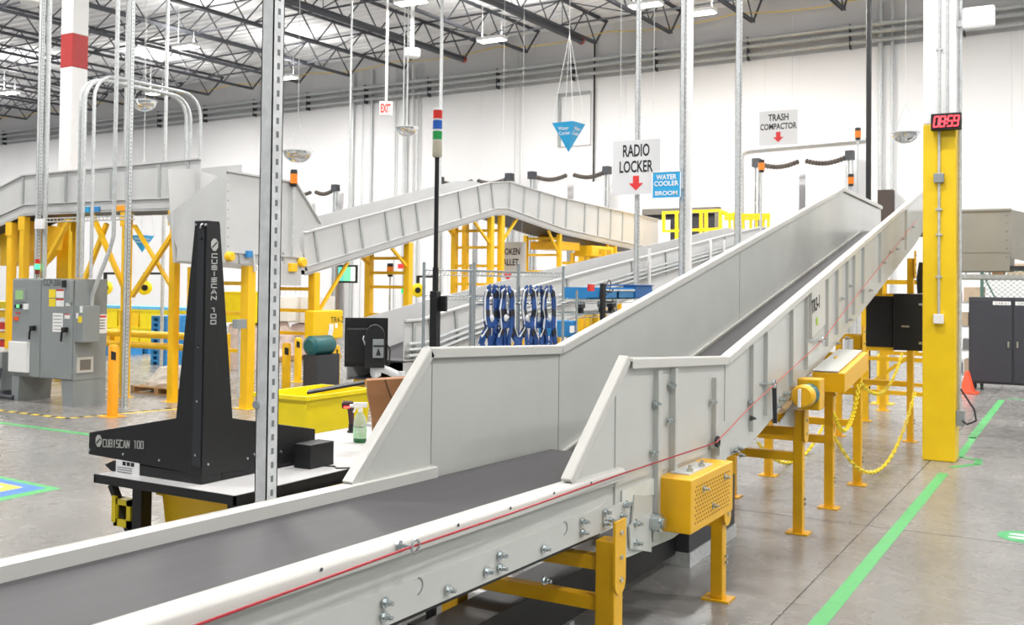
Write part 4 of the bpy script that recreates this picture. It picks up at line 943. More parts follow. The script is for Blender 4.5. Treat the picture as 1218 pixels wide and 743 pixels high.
for k, (u, c, lab) in enumerate(((690, M_DARKST, 'dark grey scanner gun leftmost on the upper wire shelf'), (716, M_PANEL, 'grey handheld device on the upper wire shelf below the blue bins'), (727, M_DARKST, 'dark handheld device on the upper wire shelf right of the grey one'))):
    q = P(u, 371, X=-4.7); th = thing('handheld_device', (q.x, q.y, z2), lab, 'device', 'handhelds on the wire shelf')
    MB().obox((q.x, q.y, z2+.09), XA*.04, YA*.05, ZA*.035).build('head', c, th, bevel=.01); MB().obox((q.x, q.y, z2+.03), XA*.03, YA*.03, ZA*.028).build('grip', M_BLKP, th, bevel=.006)
z3 = P(720, 398, X=-4.6).z
th = thing('storage_box', (-4.8, yy(683), z3), 'blue box on the lower wire shelf beside the right harness', 'box'); MB().box((-5.0, yy(674)+.15, z3+.006), (-4.62, yy(690), z3+.17)).build('body', M_BLUE, th, bevel=.008); MB().box((-4.62, yy(680), z3+.05), (-4.612, yy(685), z3+.12)).build('label', M_PAPER, th)
th = thing('charger_post', (-4.5, yy(710), 0), 'slim black upright charger post with hooks in front of the wire shelving', 'charger')
zc = P(709, 337, X=-4.52).z
MB().box((-4.545, yy(708), 0), (-4.51, yy(711.5), zc)).build('post', M_BLK, th)
for k in range(5):
    z = zc-.08-.11*k; MB().tube([(-4.51, yy(711), z), (-4.47, yy(714), z-.01), (-4.47, yy(716), z+.02)], .009, 6).build('hook', M_BLKP, th, True)
MB().tube([(-4.51, yy(711), zc-.03), (-4.5, yy(714), zc+.04), (-4.5, yy(716.5), zc+.02), (-4.5, yy(715), zc-.08), (-4.5, yy(711), zc-.12)], .006, 6).build('cable', M_BLKP, th, True)
a = P(703, 342, X=-4.49); MB().obox(a, XA*.012, YA*.06, ZA*.035).build('red_card', M_RED, th)
# ------------------------------------------------------------------ generic trough conveyors
def trough(name, label, axis, near, far, top, bot, ribs=(), flange=.14, group=None, cap_=True, mtl=None, name_ribs='rib', farlift=0):
    m = mtl or M_GREYD
    def V(s, z, side): return Vector((side, s, z)) if axis == 'Y' else Vector((s, side, z))
    sgn = 1 if far > near else -1
    off = XA if axis == 'Y' else YA
    c = V(sum(p[0] for p in top)/len(top), 0, (near+far)/2)
    th = thing(name, c, label, 'conveyor', group)
    sg = MB().poly([V(*p, near) for p in top]+[V(*p, near) for p in reversed(bot)], off*sgn*.012).build('side_guard', m, th)
    MB().poly([V(p[0], p[1]+farlift, far) for p in top]+[V(*p, far) for p in reversed(bot)], off*sgn*.012).build('side_guard', m, th)
    def bz(s, pts):
        for a, b in zip(pts, pts[1:]):
            if min(a[0], b[0]) <= s <= max(a[0], b[0]): return a[1]+(b[1]-a[1])*(s-a[0])/((b[0]-a[0]) or 1)
        return pts[-1][1]
    for a, b in zip(bot, bot[1:]):
        MB().poly([V(a[0], a[1]+flange, near), V(b[0], b[1]+flange, near), V(b[0], b[1]+flange, far), V(a[0], a[1]+flange, far)], ZA*.02).build('belt', M_BELT, th)
        MB().bar(V(a[0], a[1]+flange*1.1, near-sgn*.01), V(b[0], b[1]+flange*1.1, near-sgn*.01), .03, .02).build('flange', m, th)
        MB().poly([V(a[0], a[1]+.02, near), V(b[0], b[1]+.02, near), V(b[0], b[1]+.02, far), V(a[0], a[1]+.02, far)], ZA*.01).build('return_pan', M_DARKST, th)
    if cap_:
        for a, b in zip(top, top[1:]):
            MB().bar(V(*a, near-sgn*.01), V(*b, near-sgn*.01), .05, .025).build('guard_cap', m, th)
    for s in ribs:
        z0, z1 = bz(s, bot)+flange, bz(s, top)-.03
        sl_ = (bz(min(s+.1, max(q[0] for q in bot)), bot)-bz(max(s-.1, min(q[0] for q in bot)), bot))/.2*(1 if axis == 'Y' else 0)
        t = MB(); t.bar(V(s, z0, near-sgn*.012), V(s-sl_*(z1-z0), z1, near-sgn*.012), .025, .05, V(0, 0, 1)*0+(YA if axis == 'Y' else XA)); t.build(name_ribs, mat('rib_grey', (164, 168, 168), .4, var=.03), sg)
    return th, bz
def yl(y, x, z0, z1, th, name='leg', w=.1):
    l = MB().box((x-w/2, y-w/2, .012), (x+w/2, y+w/2, z1)).build(name, M_YELS, th); MB().box((x-w, y-w*.8, 0), (x+w, y+w*.8, .012)).build('foot_plate', M_YELS, l); return l
M_YELS = mat('support_yellow', (246, 194, 26), .4, var=.04)
# the mid conveyor with the peak, far behind
XN, XF = -11.5, -12.45
def T4(u, v, X=XN): q = P(u, v, X=X); return (q.y, q.z)
top4 = [T4(351, 276), T4(582.6, 216.8), T4(604, 216), T4(667, 235), T4(783, 261)]
bot4 = [T4(363, 328), T4(589, 256), T4(604, 256), T4(670, 279), T4(783, 303)]
top4[0] = (bot4[0][0]-.05, top4[0][1])
ribs4 = [T4(u, 300)[0] for u in (379, 412, 432, 462, 480, 498, 548, 571)]+[T4(u, 240)[0] for u in (587, 605, 622, 640, 658, 673, 695, 711, 726, 740, 757)]
c4, bz4 = trough('belt_conveyor', 'grey belt conveyor with a peak over yellow frames, beyond the white harness rack', 'Y', XN, XF, top4, bot4, ribs4, farlift=.06)
# hopper feeding it
hp = thing('feed_hopper', (-12, 11.8, 2.3), 'grey sheet metal hopper at the low end of the peaked conveyor, behind the black scanner', 'hopper')
MB().poly([P(u, v, X=XN) for u, v in ((269, 202), (310, 209), (351, 216), (381, 266), (352, 277), (366, 322), (300, 314), (269, 312))], (-.015, 0, 0)).build('side_panel', M_GREYD, hp)
yh = P(269, 250, X=XN).y
MB().poly([P(u, v, Y=yh) for u, v in ((269, 202), (198, 257), (211, 296), (210, 310), (269, 312))], (0, .015, 0)).build('end_panel', M_GREYD, hp)
MB().poly([Vector((XF-.2, p.y, p.z)) for p in [P(u, v, X=XN) for u, v in ((262, 197), (289, 196.5), (340, 211), (366, 322), (269, 312))]], (-.015, 0, 0)).build('back_panel', M_GREYD, hp)
t = MB(); a, b = P(269, 203, X=XN), P(351, 217, X=XN); t.bar(a+XA*.02, b+XA*.02, .04, .03); t.build('top_edge', M_GREYD, hp); MB().bar(P(351, 217, X=XN)+XA*.02, P(381, 266, X=XN)+XA*.02, .04, .03).build('top_edge', M_GREYD, hp)
MB().bar(P(269, 299, X=XN)+XA*.02, P(358, 306, X=XN)+XA*.02, .03, .03).build('flange', M_GREYD, hp)
s_ = None
for k in range(9):
    w = P(269+.3, 206+k*11, X=XN)+Vector((.004, .03, 0))
    if s_ is None: s_ = MB().lathe(w, [(.014, 0), (.012, .01)], 8, XA).build('bolt', M_ZINC, hp)
    else: inst(s_, 'bolt', w, hp)
for u in (284, 336): MB().bar(P(u, 300, X=XN)+XA*.015, P(u+.5, 314, X=XN)+XA*.015, .03, .03, YA).build('rib', mat('rib_grey', (164, 168, 168)), hp)
for u, v, r in ((271, 305, .075), (357, 312, .08)): MB().lathe(P(u, v, X=XN+.02), [(r, 0), (r, .08), (r*.8, .1)], 18, XA).build('bearing_cap', M_YELS, hp, True)
MB().obox(P(348, 318, X=XN+.05), XA*.04, YA*.08, ZA*.07).build('switch_box', M_YELS, hp, bevel=.01)
MB().obox(P(345, 325, X=XN+.02), XA*.01, YA*.26, ZA*.2).build('mount_plate', M_GREYD, hp)
t = MB(); t.obox(P(296, 302, X=XN+.05), XA*.03, YA*.05, ZA*.05); t.build('sensor', M_BLUE, hp); MB().bar(P(301, 298, X=XN+.05), P(303, 323, X=XN+.05), .03, .03, YA).build('sensor_arm', M_WPL, hp)
# amber beacon mast on the hopper
def beacon(base, h, label, r=.06, group='amber beacons'):
    th = thing('amber_beacon', base, label, 'beacon', group)
    MB().cyl(base, base+ZA*(h-.28), .022, 8).build('mast', M_GALV, th, True)
    MB().lathe(base+ZA*(h-.28), [(r*.8, 0), (r*.8, .05)], 14).build('socket', M_BLKP, th); MB().lathe(base+ZA*(h-.23), [(r, 0), (r, .16)], 14).build('lens', M_AMBER, th, True); MB().lathe(base+ZA*(h-.07), [(r, 0), (r*.9, .07)], 14).build('cap', M_BLKP, th, True)
b0 = P(348, 305, X=XN+.06); b1 = P(351, 202, X=XN+.06); beacon(b0, b1.z-b0.z, 'amber beacon on a thin mast fixed to the hopper side, by the domed mirror')
# supports of the mid conveyor
def frame4(y, bars, label, brace=(), x0=XN-.05, x1=XF-.05, w=.11, zt=None, par=None):
    zt = zt or bz4(y, bot4)-.005
    th = par or c4
    yl(y, x0, 0, zt, th, w=w); yl(y, x1, 0, zt-.02, th, w=w)
    for v in bars: 
        z = v if v < 6 else P(485, v, Y=y).z
        if z < zt: MB().box((x1, y-.03, z-.03), (x0, y+.03, z+.03)).build('cross_bar', M_YELS, th)
    for (x, s, L) in brace:
        z0 = zt-L*.9; y2 = y+s*L; MB().bar((x, y, z0), (x, y2, bz4(min(max(y2, bot4[0][0]), bot4[-1][0]), bot4)), .05, .05).build('brace', M_YELS, th)
    return th
frame4(13.25, (345.5, 373, 402), 'yellow support frame under the low end of the peaked conveyor', ((XN-.05, 1, .9),), w=.14)
frame4(15.97, (307, 324.5, 341.5, 375), 'yellow ladder frame under the rising part of the peaked conveyor', ((XN-.05, -1, .55), (XF-.05, -1, .5)), w=.13)
frame4(19.05, (276, 295, 316, 337), 'yellow ladder frame under the peak, left of the close pair', ((XN-.05, -1, .7), (XF-.05, -1, .5)), w=.12)
frame4(19.5, (276, 295, 316), 'yellow ladder frame under the peak, right of the close pair', ((XN-.05, 1, .7),), w=.12)
frame4(22.35, (286, 304, 322), 'yellow frame under the falling part of the peaked conveyor', ((XN-.05, -1, .6),), w=.1)
frame4(25.7, (296, 305), 'far yellow frame under the falling part of the peaked conveyor, by the yellow motor', ((XN-.05, -1, .5),), w=.1)
th = thing('drive_unit', (-12, 23.2, bz4(23, bot4)-.5), 'yellow drive unit slung under the falling part of the peaked conveyor', 'drive unit')
z = bz4(23.3, bot4); MB().box((XF, 22.5, z-.32), (XN-.1, 23.6, z-.12)).build('pan', M_YELS, th); MB().box((XF, 22.9, z-.12), (XF+.3, 23.2, z+.02)).build('hanger', M_YELS, th)
z = bz4(24.4, bot4); g = MB().box((XN-.4, 23.9, z-.4), (XN+.12, 25.3, z-.12)).build('motor_guard', M_YELS, th, bevel=.02)
t = MB().box((XN+.12, 24.3, z-.34), (XN+.125, 25.1, z-.2)); t.build('grille', mat('grille_dark_yellow', (196, 150, 20), .6), g)
# far yellow frame cluster at the end
th = c4
z = 2.9
for k, (x, y) in enumerate(((-10.9, 23.6), (-10.9, 24.6), (-12.6, 25.2), (-10.9, 25.9), (-11.6, 27.4), (-12.6, 27.4))): yl(y, x, 0, z, th, w=.1)
for zz in (1.7, 2.2, 2.6):
    for y in (24.6, 25.9, 27.4): MB().box((-12.6, y-.04, zz-.04), (-10.9, y+.04, zz+.04)).build('cross_bar', M_YELS, th)
    MB().box((-10.94, 23.6, zz-.04), (-10.86, 25.9, zz+.04)).build('side_bar', M_YELS, th)
p = P(698, 330, Y=26.3); th = thing('steel_post', (p.x, 26.3, 0), 'thick yellow post under the peaked conveyor, left of the far bars', 'post'); MB().box((p.x-.2, 26.1, .01), (p.x+.2, 26.5, P(698, 290, Y=26.3).z)).build('shaft', M_YELB, th, bevel=.02); MB().box((p.x-.3, 26.0, 0), (p.x+.3, 26.6, .02)).build('base_plate', M_YELB, th)
# ------------------------------------------------------------------ left high conveyor along the wall direction
YN, YF = 11.6, 12.5
def LC(u, v): q = P(u, v, Y=YN); return (q.x, q.z)
topL = [(-21, LC(0, 221)[1]-.9), LC(28, 208.5), LC(130, 199), LC(239, 188.5)]
botL = [(-21, LC(0, 267)[1]-.85), LC(28, 250), LC(130, 245), LC(226, 242)]; botL[-1] = (topL[-1][0], botL[-1][1])
botL = [(x, z-(.1 if i else 0)) for i, (x, z) in enumerate(botL)]
tL, bzL = trough('belt_conveyor', 'high grey belt conveyor at left on yellow posts, above the control cabinet', 'X', YN, YF, topL, botL, [LC(u, 220)[0] for u in (28, 79, 133, 190, 224)], flange=.18)
for u0, u1, m_ in ((97, 106, M_CYAN), (110, 118, M_BLUE), (139, 149, M_ORG)):
    a, b = P(u0, 250, Y=YN-.02), P(u1, 257, Y=YN-.02); z = bzL(a.x, botL); MB().box((a.x, YN-.03, z+.01), (b.x, YN-.005, z+.1)).build('sticker', m_, tL)
def postL(u, vt, label, y=YN+.06, w=.13):
    p = P(u, 300, Y=y); zt = min(P(u, vt, Y=y).z, bzL(p.x, botL)-.005)
    th = MB().box((p.x-w/2, y-w/2, .012), (p.x+w/2, y+w/2, zt)).build('leg', M_YELS, tL, bevel=.01); MB().box((p.x-.13, y-.1, 0), (p.x+.13, y+.1, .012)).build('foot_plate', M_YELS, th)
    MB().box((p.x-w/2-.03, y-w/2-.01, zt-.25), (p.x+w/2+.03, y-w/2, zt)).build('head_plate', M_YELS, th); return p, zt
pA = postL(14, 259, 'leftmost yellow post of the high conveyor at the left edge'); pB = postL(29, 248, 'second yellow post of the high conveyor, beside the leftmost'); pC = postL(151, 240, 'yellow post of the high conveyor behind the slotted strut'); pD = postL(208, 237, 'yellow post at the right end of the high conveyor, left of the black tower')
pE = postL(90, 260, 'slim yellow post behind the conduits of the control cabinet', YF-.06, .1)
for a, b, lab in (((160, 268), (204, 341), 'thin yellow brace falling rightward between the last two posts of the high conveyor'), ((205, 279), (157, 352), 'thick yellow brace rising rightward between the last two posts of the high conveyor'), ((110, 256), (149, 345), 'yellow brace falling rightward toward the post behind the slotted strut'), ((127, 266), (96, 345), 'dull yellow brace rising rightward behind the bent conduit'), ((82, 262), (37, 345), 'yellow brace rising rightward in front of the yellow column base')):
    yb_ = YN+.1 if 'thin' in lab or 'dull' in lab else YN
    MB().bar(P(*a, Y=yb_), P(*b, Y=yb_), .04 if 'thin' in lab else .07, .07, YA).build('brace', M_YELS, tL)
# yellow chute hanging under its left end
th = thing('yellow_chute', P(20, 300, Y=12.2), 'yellow sheet chute hanging under the left end of the high conveyor', 'chute')
zc = [(0, 262), (44, 268), (40, 296), (26, 312), (0, 316)]
MB().poly([P(u, v, Y=12.0) for u, v in zc], (0, .6, 0)).build('body', M_YELS, th); MB().bar(P(0, 262, Y=11.98), P(48, 266, Y=11.98), .06, .08).build('rim', M_YELS, th)
# ------------------------------------------------------------------ second incline conveyor parallel to the main one
XN2, XF2 = -7.0, -7.85
def T3(u, v): q = P(u, v, X=XN2); return (q.y, q.z)
Y3 = T3(481, 382)[0]
top3 = [(Y3, T3(470, 382)[1]), T3(500, 380), T3(560, 361.5), T3(690, 325), T3(880, 275.5), T3(905, 270)]; top3.append((29, top3[-1][1]))
bot3 = [(Y3, .82), (T3(500, 420)[0], .82), (T3(560, 400)[0], 1.02), (T3(690, 360)[0], 1.5), (T3(880, 300)[0], 2.55), (29, 2.75)]
c3, bz3 = trough('belt_conveyor', 'grey incline conveyor running behind the main one, past the harness rack', 'Y', XN2, XF2, top3, bot3, [T3(u, 350)[0] for u in (492, 515, 545, 607, 676, 752, 792, 862)], flange=.25)
for k, dz in enumerate((.33, .4, .47)):
    pts = [Vector((XN2+.06, y, bz3(y, bot3)+dz)) for y in (Y3, bot3[1][0], bot3[2][0], bot3[3][0], bot3[4][0], 28.5)]
    MB().tube(pts, .02, 7).build('side_conduit', M_GALV, c3, True)
for y in (9.8, 12.2, 15, 18.5, 22):
    zt = bz3(y, bot3)
    for x in (XN2-.05, XF2+.05): yl(y, x, 0, zt, c3)
    MB().box((XF2+.05, y-.03, zt*.6), (XN2-.05, y+.03, zt*.6+.06)).build('cross_bar', M_YELS, c3)
for u in (767+5.5, 845, 861):
    q = P(u, 300, X=XN2+.1); MB().cyl((q.x, q.y, bz3(q.y, bot3)+.2), (q.x, q.y, P(u, 285 if u > 800 else 295, X=q.x).z), .03, 8).build('guard_stanchion', M_WHITE, c3, True)
# ------------------------------------------------------------------ take-away conveyor at the right, beyond the clock column
YR0 = 15.7
def RC(u, v): q = P(u, v, Y=YR0); return (q.x, q.z)
M_STAIN = mat('stainless_sheet', (176, 175, 170), .3, .35, var=.06, scale=2)
rcv = thing('takeaway_conveyor', (-1, YR0+.4, 2.2), 'grey sheet metal takeaway conveyor overhead at right, beyond the clock column', 'conveyor')
a, b = RC(1085, 250), RC(1203, 249); c_, d_ = RC(1203, 322), RC(1085, 322)
p1 = MB().poly([(x, YR0, z) for x, z in (RC(1100, 251), b, RC(1201, 299), RC(1201, 322), RC(1100, 323))], (0, .015, 0)).build('side_guard', M_STAIN, rcv)
xe = b[0]
MB().poly([(xe, YR0, b[1]), (xe+1.6, YR0+.0, b[1]-.45), (xe+1.6, YR0, b[1]-1.1), (xe, YR0, RC(1201, 307)[1])], (0, .015, 0)).build('sloped_guard', M_STAIN, rcv)
MB().poly([(x, YR0+.95, z) for x, z in (RC(1100, 251), b, RC(1201, 322), RC(1100, 323))], (0, .015, 0)).build('side_guard', M_STAIN, rcv)
MB().bar((RC(1100, 251)[0], YR0-.01, b[1]), (xe, YR0-.01, b[1]), .04, .03).build('guard_cap', M_STAIN, rcv)
MB().bar((RC(1100, 300)[0], YR0-.005, RC(1150, 300)[1]), (xe, YR0-.005, RC(1150, 300)[1]), .015, .012).build('flange', M_STAIN, rcv)
MB().box((RC(1100, 323)[0], YR0+.02, RC(1150, 320)[1]), (xe+.3, YR0+.94, RC(1150, 316)[1])).build('belt', M_BELT, rcv)
zq = RC(1150, 323)[1]
for dy in (0, .45, .9): MB().box((RC(1100, 320)[0], YR0+dy, zq-.1), (2.5, YR0+dy+.06, zq-.04)).build('support_rail', M_GALV, rcv)
for x in (.3, 2.2): MB().box((x, YR0+.85, 0), (x+.1, YR0+.95, zq-.1)).build('leg', M_GALV, rcv)
s_ = None
for k in range(6):
    w = Vector((xe-.06, YR0-.004, RC(1190, 256)[1]-.12*k))
    if s_ is None: s_ = MB().lathe(w, [(.012, 0), (.01, .008)], 8, -YA).build('bolt', M_ZINC, rcv)
    else: inst(s_, 'bolt', w, rcv)
# ------------------------------------------------------------------ below the main incline
def ybox(u0, v0, u1, v1, y, dep, name, m, label, cat):
    a, b = P(u0, v0, Y=y), P(u1, v1, Y=y); th = thing(name, ((a.x+b.x)/2, y, b.z), label, cat)
    MB().box((a.x, y, b.z), (b.x, y+dep, a.z)).build('case', m, th, bevel=.006); return th, a, b
th, a, b = ybox(1030, 352, 1062, 413, 13.3, .6, 'control_box', M_BLK, 'wide black control box hung under the main incline', 'control box')
MB().box((a.x+.08, 13.29, a.z-.03), (a.x+.16, 13.3, a.z-.02)).build('label', M_DARKST, th)
MB().box((a.x, 13.32, b.z-.05), (b.x, 13.4, b.z)).build('hanger_bar', M_YELS, th); MB().box((a.x+.05, 13.85, b.z-.05), (a.x+.1, 13.9, 2.2)).build('hanger_strap', M_YELS, th)
th, a, b = ybox(1062.5, 349, 1097, 417.5, 13.15, .5, 'control_box', M_BLK, 'narrow black control box with a chrome latch beside the clock column', 'control box')
q = P(1077, 388, Y=13.14); MB().obox(q, XA*.045, YA*.01, ZA*.012).build('latch', M_ZINC, th); MB().box((a.x+.02, 13.145, b.z+.02), (a.x+.03, 13.15, a.z-.02)).build('door_seam', M_INK, th)
for v in (362, 408): q = P(1096, v, Y=13.14); MB().obox(q, XA*.03, YA*.012, ZA*.015).build('hinge', M_ZINC, th)
MB().tube([P(1095, 349, Y=13.2), P(1094, 330, Y=13.2), P(1097, 312, Y=13.2)], .04, 8).build('cable', M_BLKP, th, True)
def swag(a, b, sag, label):
    a, b = Vector(a), Vector(b); t = MB(); n = 44; pr_ = None
    for k in range(n):
        q = a.lerp(b, (k+.5)/n)-ZA*(sag*4*((k+.5)/n)*(1-(k+.5)/n)); q2 = a.lerp(b, (k+1.3)/n)-ZA*(sag*4*((k+1.3)/n)*(1-(k+1.3)/n))
        d = (q2-q).normalized(); s = Vector((-d.y, d.x, 0)).normalized() if k % 2 else d.cross(Vector((-d.y, d.x, 0)).normalized())
        L = (b-a).length/n*.85; r = .013
        t.tube([q+d*(L*math.cos(i*math.pi/3))+s*(r*1.3*math.sin(i*math.pi/3)) for i in range(6)], .009, 4, True)
    o = t.build('plastic_chain', M_YPL); o['kind'] = 'thing'; del o['kind']; return tag(o, label, 'chain', 'yellow chains')
swag(P(1024, 455, X=-2.02), P(1073, 420, X=-2.4), .3, 'yellow plastic chain sagging below the narrow black control box')
swag(P(993, 520, X=-2.02), P(1088, 466, X=-2.0), .62, 'longest yellow plastic chain hanging lowest between the conveyor legs')
swag(P(992, 492, X=-2.02), P(1022, 457, X=-2.02), .28, 'short yellow plastic chain between the third and fourth near legs')
swag(P(902, 527, X=-3.0), P(990, 478, X=-3.0), .45, 'yellow plastic chain on the far side of the main conveyor legs')
# crossing yellow ladder frame beyond
th = mc
for x in (-3.0, -2.0): 
    for y in (15.9, 17.4): yl(y, x, 0, 2.35, th)
for z in (.45, .95, 1.35, 1.75, 2.1):
    for y in (15.9, 17.4): MB().box((-3.0, y-.03, z-.03), (-2.0, y+.03, z+.03)).build('cross_bar', M_YELS, th)
for z in (.95, 1.75): MB().box((-2.03, 15.9, z-.03), (-1.97, 17.4, z+.03)).build('side_bar', M_YELS, th)
MB().bar((-3, 15.85, .5), (-2, 15.85, 1.3), .05, .05, YA).build('diagonal', M_YELS, th)
# ------------------------------------------------------------------ cabinets at the right
def cabinet(xa, y, w, h, label, lab=True):
    th = thing('storage_cabinet', (xa+w/2, y, 0), label, 'cabinet', 'dark storage cabinets'); M_ = mat('charcoal_cabinet_paint', (58, 60, 68), .4, var=.05)
    MB().box((xa, y+.02, .13), (xa+w, y+.6, h)).build('body', M_, th, bevel=.01)
    for k in range(2):
        a = xa+.03+k*(w/2-.01); b = a+w/2-.05
        d = MB().box((a, y-.01, .17), (b, y+.02, h-.05)).build('door', M_, th, bevel=.005)
        hx = b-.06 if k == 0 else a+.06
        MB().obox((hx, y-.025, h*.5), XA*.018, YA*.015, ZA*.06).build('handle', M_ZINC, d, bevel=.005)
        if lab: 
            x0_ = b-.34 if k == 0 else a+.02
            pl_ = MB().box((x0_, y-.014, h-.15), (x0_+.32, y-.01, h-.08)).build('name_label', M_PAPER, d); text('CAB-0%d' % (k+1), (x0_+.16, y-.0145, h-.115), XA, ZA, .24, .035, M_INK, pl_)
    for fx0 in (xa+.02, xa+w-.1):
        for fy0 in (y+.04, y+.5): MB().box((fx0, fy0, 0), (fx0+.08, fy0+.08, .13)).build('foot', M_, th)
p = P(1152, 463, z=0); hc = P(1152, 353, Y=p.y).z
cabinet(p.x, p.y, 1.6, hc, 'dark grey steel cabinet with two labelled doors beyond the clock column'); 
p = P(1144, 467, z=0); th = thing('traffic_cone', (p.x+.1, p.y, 0), 'orange traffic cone standing left of the dark cabinet', 'cone'); M_CONE = mat('cone_orange', (240, 74, 26), .45, var=.03)
hz = P(1146, 441, Y=p.y).z
MB().box((p.x-.1, p.y-.2, 0), (p.x+.3, p.y+.2, .03)).build('base', M_CONE, th, bevel=.01); MB().lathe((p.x+.1, p.y, .03), [(.15, 0), (.13, .03), (.04, hz-.04), (.035, hz-.03)], 20).build('cone', M_CONE, th, True)
# shelf with parts, wire mesh and pallets behind the cabinet
th = thing('parts_shelving', (-2.2, 23.5, 0), 'open steel shelving with mixed boxes behind the dark cabinet', 'shelving')
for x in (-2.75, -.2, 2.4):
    for y in (23.2, 23.8): MB().box((x-.03, y-.03, 0), (x+.03, y+.03, 2.9)).build('upright', M_GALV, th)
for z in (.2, .7, 1.2, 1.7, 2.2, 2.75): MB().box((-2.75, 23.2, z), (2.4, 23.8, z+.04)).build('shelf_board', M_GALV, th)
rn = random.Random(3); n_ = 0
cols = [M_WHITE, M_RED, M_BLKP, M_CARD, M_PANEL, mat('orange_box', (226, 120, 50), .5), M_KRAFT]
names = ['white', 'red', 'black', 'tan', 'grey', 'orange', 'brown']
for iz, z in enumerate((.24, .74, 1.24, 1.74, 2.24)):
    x = -2.7
    for k in range(2 if z < 2 else 5):
        w = rn.uniform(.22, .4); ci = rn.randrange(7); o = MB().box((x, 23.22, z), (x+w, 23.6, z+rn.uniform(.18, .36))).build('parts_box', cols[ci], None, bevel=.008)
        tag(o, '%s parts box, %s on the %s shelf behind the cabinet' % (names[ci], ['first from the left', 'second from the left', 'third', 'fourth', 'fifth', 'last'][k], ['lowest', 'second', 'third', 'fourth', 'top'][iz]), 'box', 'boxes on the parts shelving'); x += w+.06
th = thing('mesh_fence', (0, 22.9, 0), 'green framed wire mesh panel above the dark cabinet', 'fence')
M_GF = mat('green_fence_frame', (86, 120, 110), .5)
xa, xb = P(1168, 340, Y=22.9).x, P(1250, 340, Y=22.9).x; z0, z1 = 0, P(1190, 327, Y=22.9).z+.1
for x in (xa, xb): MB().box((x-.03, 22.87, 0), (x+.03, 22.93, z1)).build('post', M_GF, th)
for z in (z1, 1.6): MB().box((xa, 22.88, z-.02), (xb, 22.92, z+.02)).build('rail', M_GF, th)
t = MB(); 
k = 0
while k*.11 < (xb-xa)+1.0:
    a = xa+k*.11; 
    for s in (1, -1):
        p0_ = Vector((a if s < 0 else a-.9, 22.9, 1.62)); p1_ = p0_+Vector((s*.9, 0, z1-1.64)) if s > 0 else p0_+Vector((-.9, 0, z1-1.64))
        # clip to the frame
        def cl(p, q):
            if p.x > q.x: p, q = q, p
            if q.x <= xa or p.x >= xb: return None
            d = q-p
            if p.x < xa: p = p+d*((xa-p.x)/d.x); d = q-p
            if q.x > xb: q = p+d*((xb-p.x)/d.x)
            return p, q
        r_ = cl(p0_, p1_)
        if r_: t.bar(r_[0], r_[1], .008, .008)
    k += 1
t.build('wire_mesh', M_GF, th, stuff=True)
MB().bar((xa, 22.86, z1-.05), (xa+.35, 22.86, 1.62), .03, .03).build('brace', M_GF, th)
# ------------------------------------------------------------------ hanging mirrors, signs and lamps
ROOF = CZT-.01
def mirror(u, v, w, y, label, rod=False):
    c = P(u, v, Y=y); Z = (c-Vector((0, 0, CZ))).dot(FW); R_ = w*Z/FPX/2
    th = thing('dome_mirror', c, label, 'mirror', 'hanging dome mirrors')
    prof = [(R_*math.cos(a), -R_*.78*math.sin(a)) for a in [k*math.pi/2/9 for k in range(9)]]+[(.002, -R_*.78)]
    MB().lathe(c, prof, 28).build('dome', M_CHROME, th, True)
    MB().lathe(c, [(R_*1.06, 0), (R_*1.06, .02), (R_*.9, .025)], 28).build('rim', M_WPL, th, True)
    if rod: MB().cyl(c+ZA*.02, Vector((c.x, c.y, ROOF)), .018, 8).build('rod', M_GALV, th, True)
    else:
        top = c+ZA*(R_*2.2)
        for k in range(3): MB().cyl(c+Vector((R_*math.cos(k*2.09+.5), R_*math.sin(k*2.09+.5), .02)), top, .005, 4).build('wire', M_GALV, th)
        MB().cyl(top, Vector((c.x, c.y, ROOF)), .005, 4).build('wire', M_GALV, th)
mirror(354, 180.5, 34, 16, 'domed mirror hanging right of the tall near strut'); mirror(484, 152, 27, 20.5, 'domed mirror hanging below the round white ceiling unit', True)
mirror(171, 121, 29, 14.5, 'domed mirror hanging behind the conduit arch'); mirror(1077, 158.5, 32, 22, 'domed mirror hanging left of the clock column')
def hang_rod(u, v, y, label, r=.02, vtop=None, m=None):
    c = P(u, v, Y=y); o = MB().cyl(c, Vector((c.x, c.y, ROOF)), r, 8).build('hanging_rod', m or M_GALV, None, True); return tag(o, label, 'rod')
# exit sign
c = P(459, 137, Y=22); th = thing('exit_sign', c, 'white exit sign with red letters hanging on a white stem', 'exit sign')
hw = 8*26/1200
dx = Vector((.86, .5, 0)); nd = Vector((.5, -.86, 0))
h_ = P(459, 121, Y=22).z-c.z
MB().obox(c+ZA*h_/2, dx*hw, nd*.05, ZA*h_/2).build('case', M_WHITE, th, bevel=.01)
text('EXIT', c+ZA*h_*.5+nd*.052, dx, ZA, hw*1.6, h_*.66, mat('exit_red', (226, 60, 52), .5, var=0), th, bold=.04, push=.006)
MB().cyl(c+ZA*h_, Vector((c.x, c.y, ROOF)), .035, 8).build('stem', M_WHITE, th, True)
c = P(490, 68, Y=23); th = thing('ceiling_sensor', c, 'round white unit hanging on a white stem near the exit sign', 'sensor')
MB().lathe(c, [(.2, 0), (.24, .05), (.24, .22), (.08, .25)], 20).build('body', M_WHITE, th, True); MB().cyl(c+ZA*.2, Vector((c.x, c.y, ROOF)), .06, 8).build('stem', M_WHITE, th, True)
c = P(38, 6, Y=14); th = thing('ceiling_sensor', c, 'white round unit at the top left edge left of the banded column', 'sensor')
MB().lathe(c, [(.1, 0), (.24, .04), (.24, .09), (.05, .12)], 20).build('body', M_WHITE, th, True); MB().cyl(c+ZA*.1, Vector((c.x, c.y, ROOF)), .02, 8).build('stem', M_WHITE, th, True)
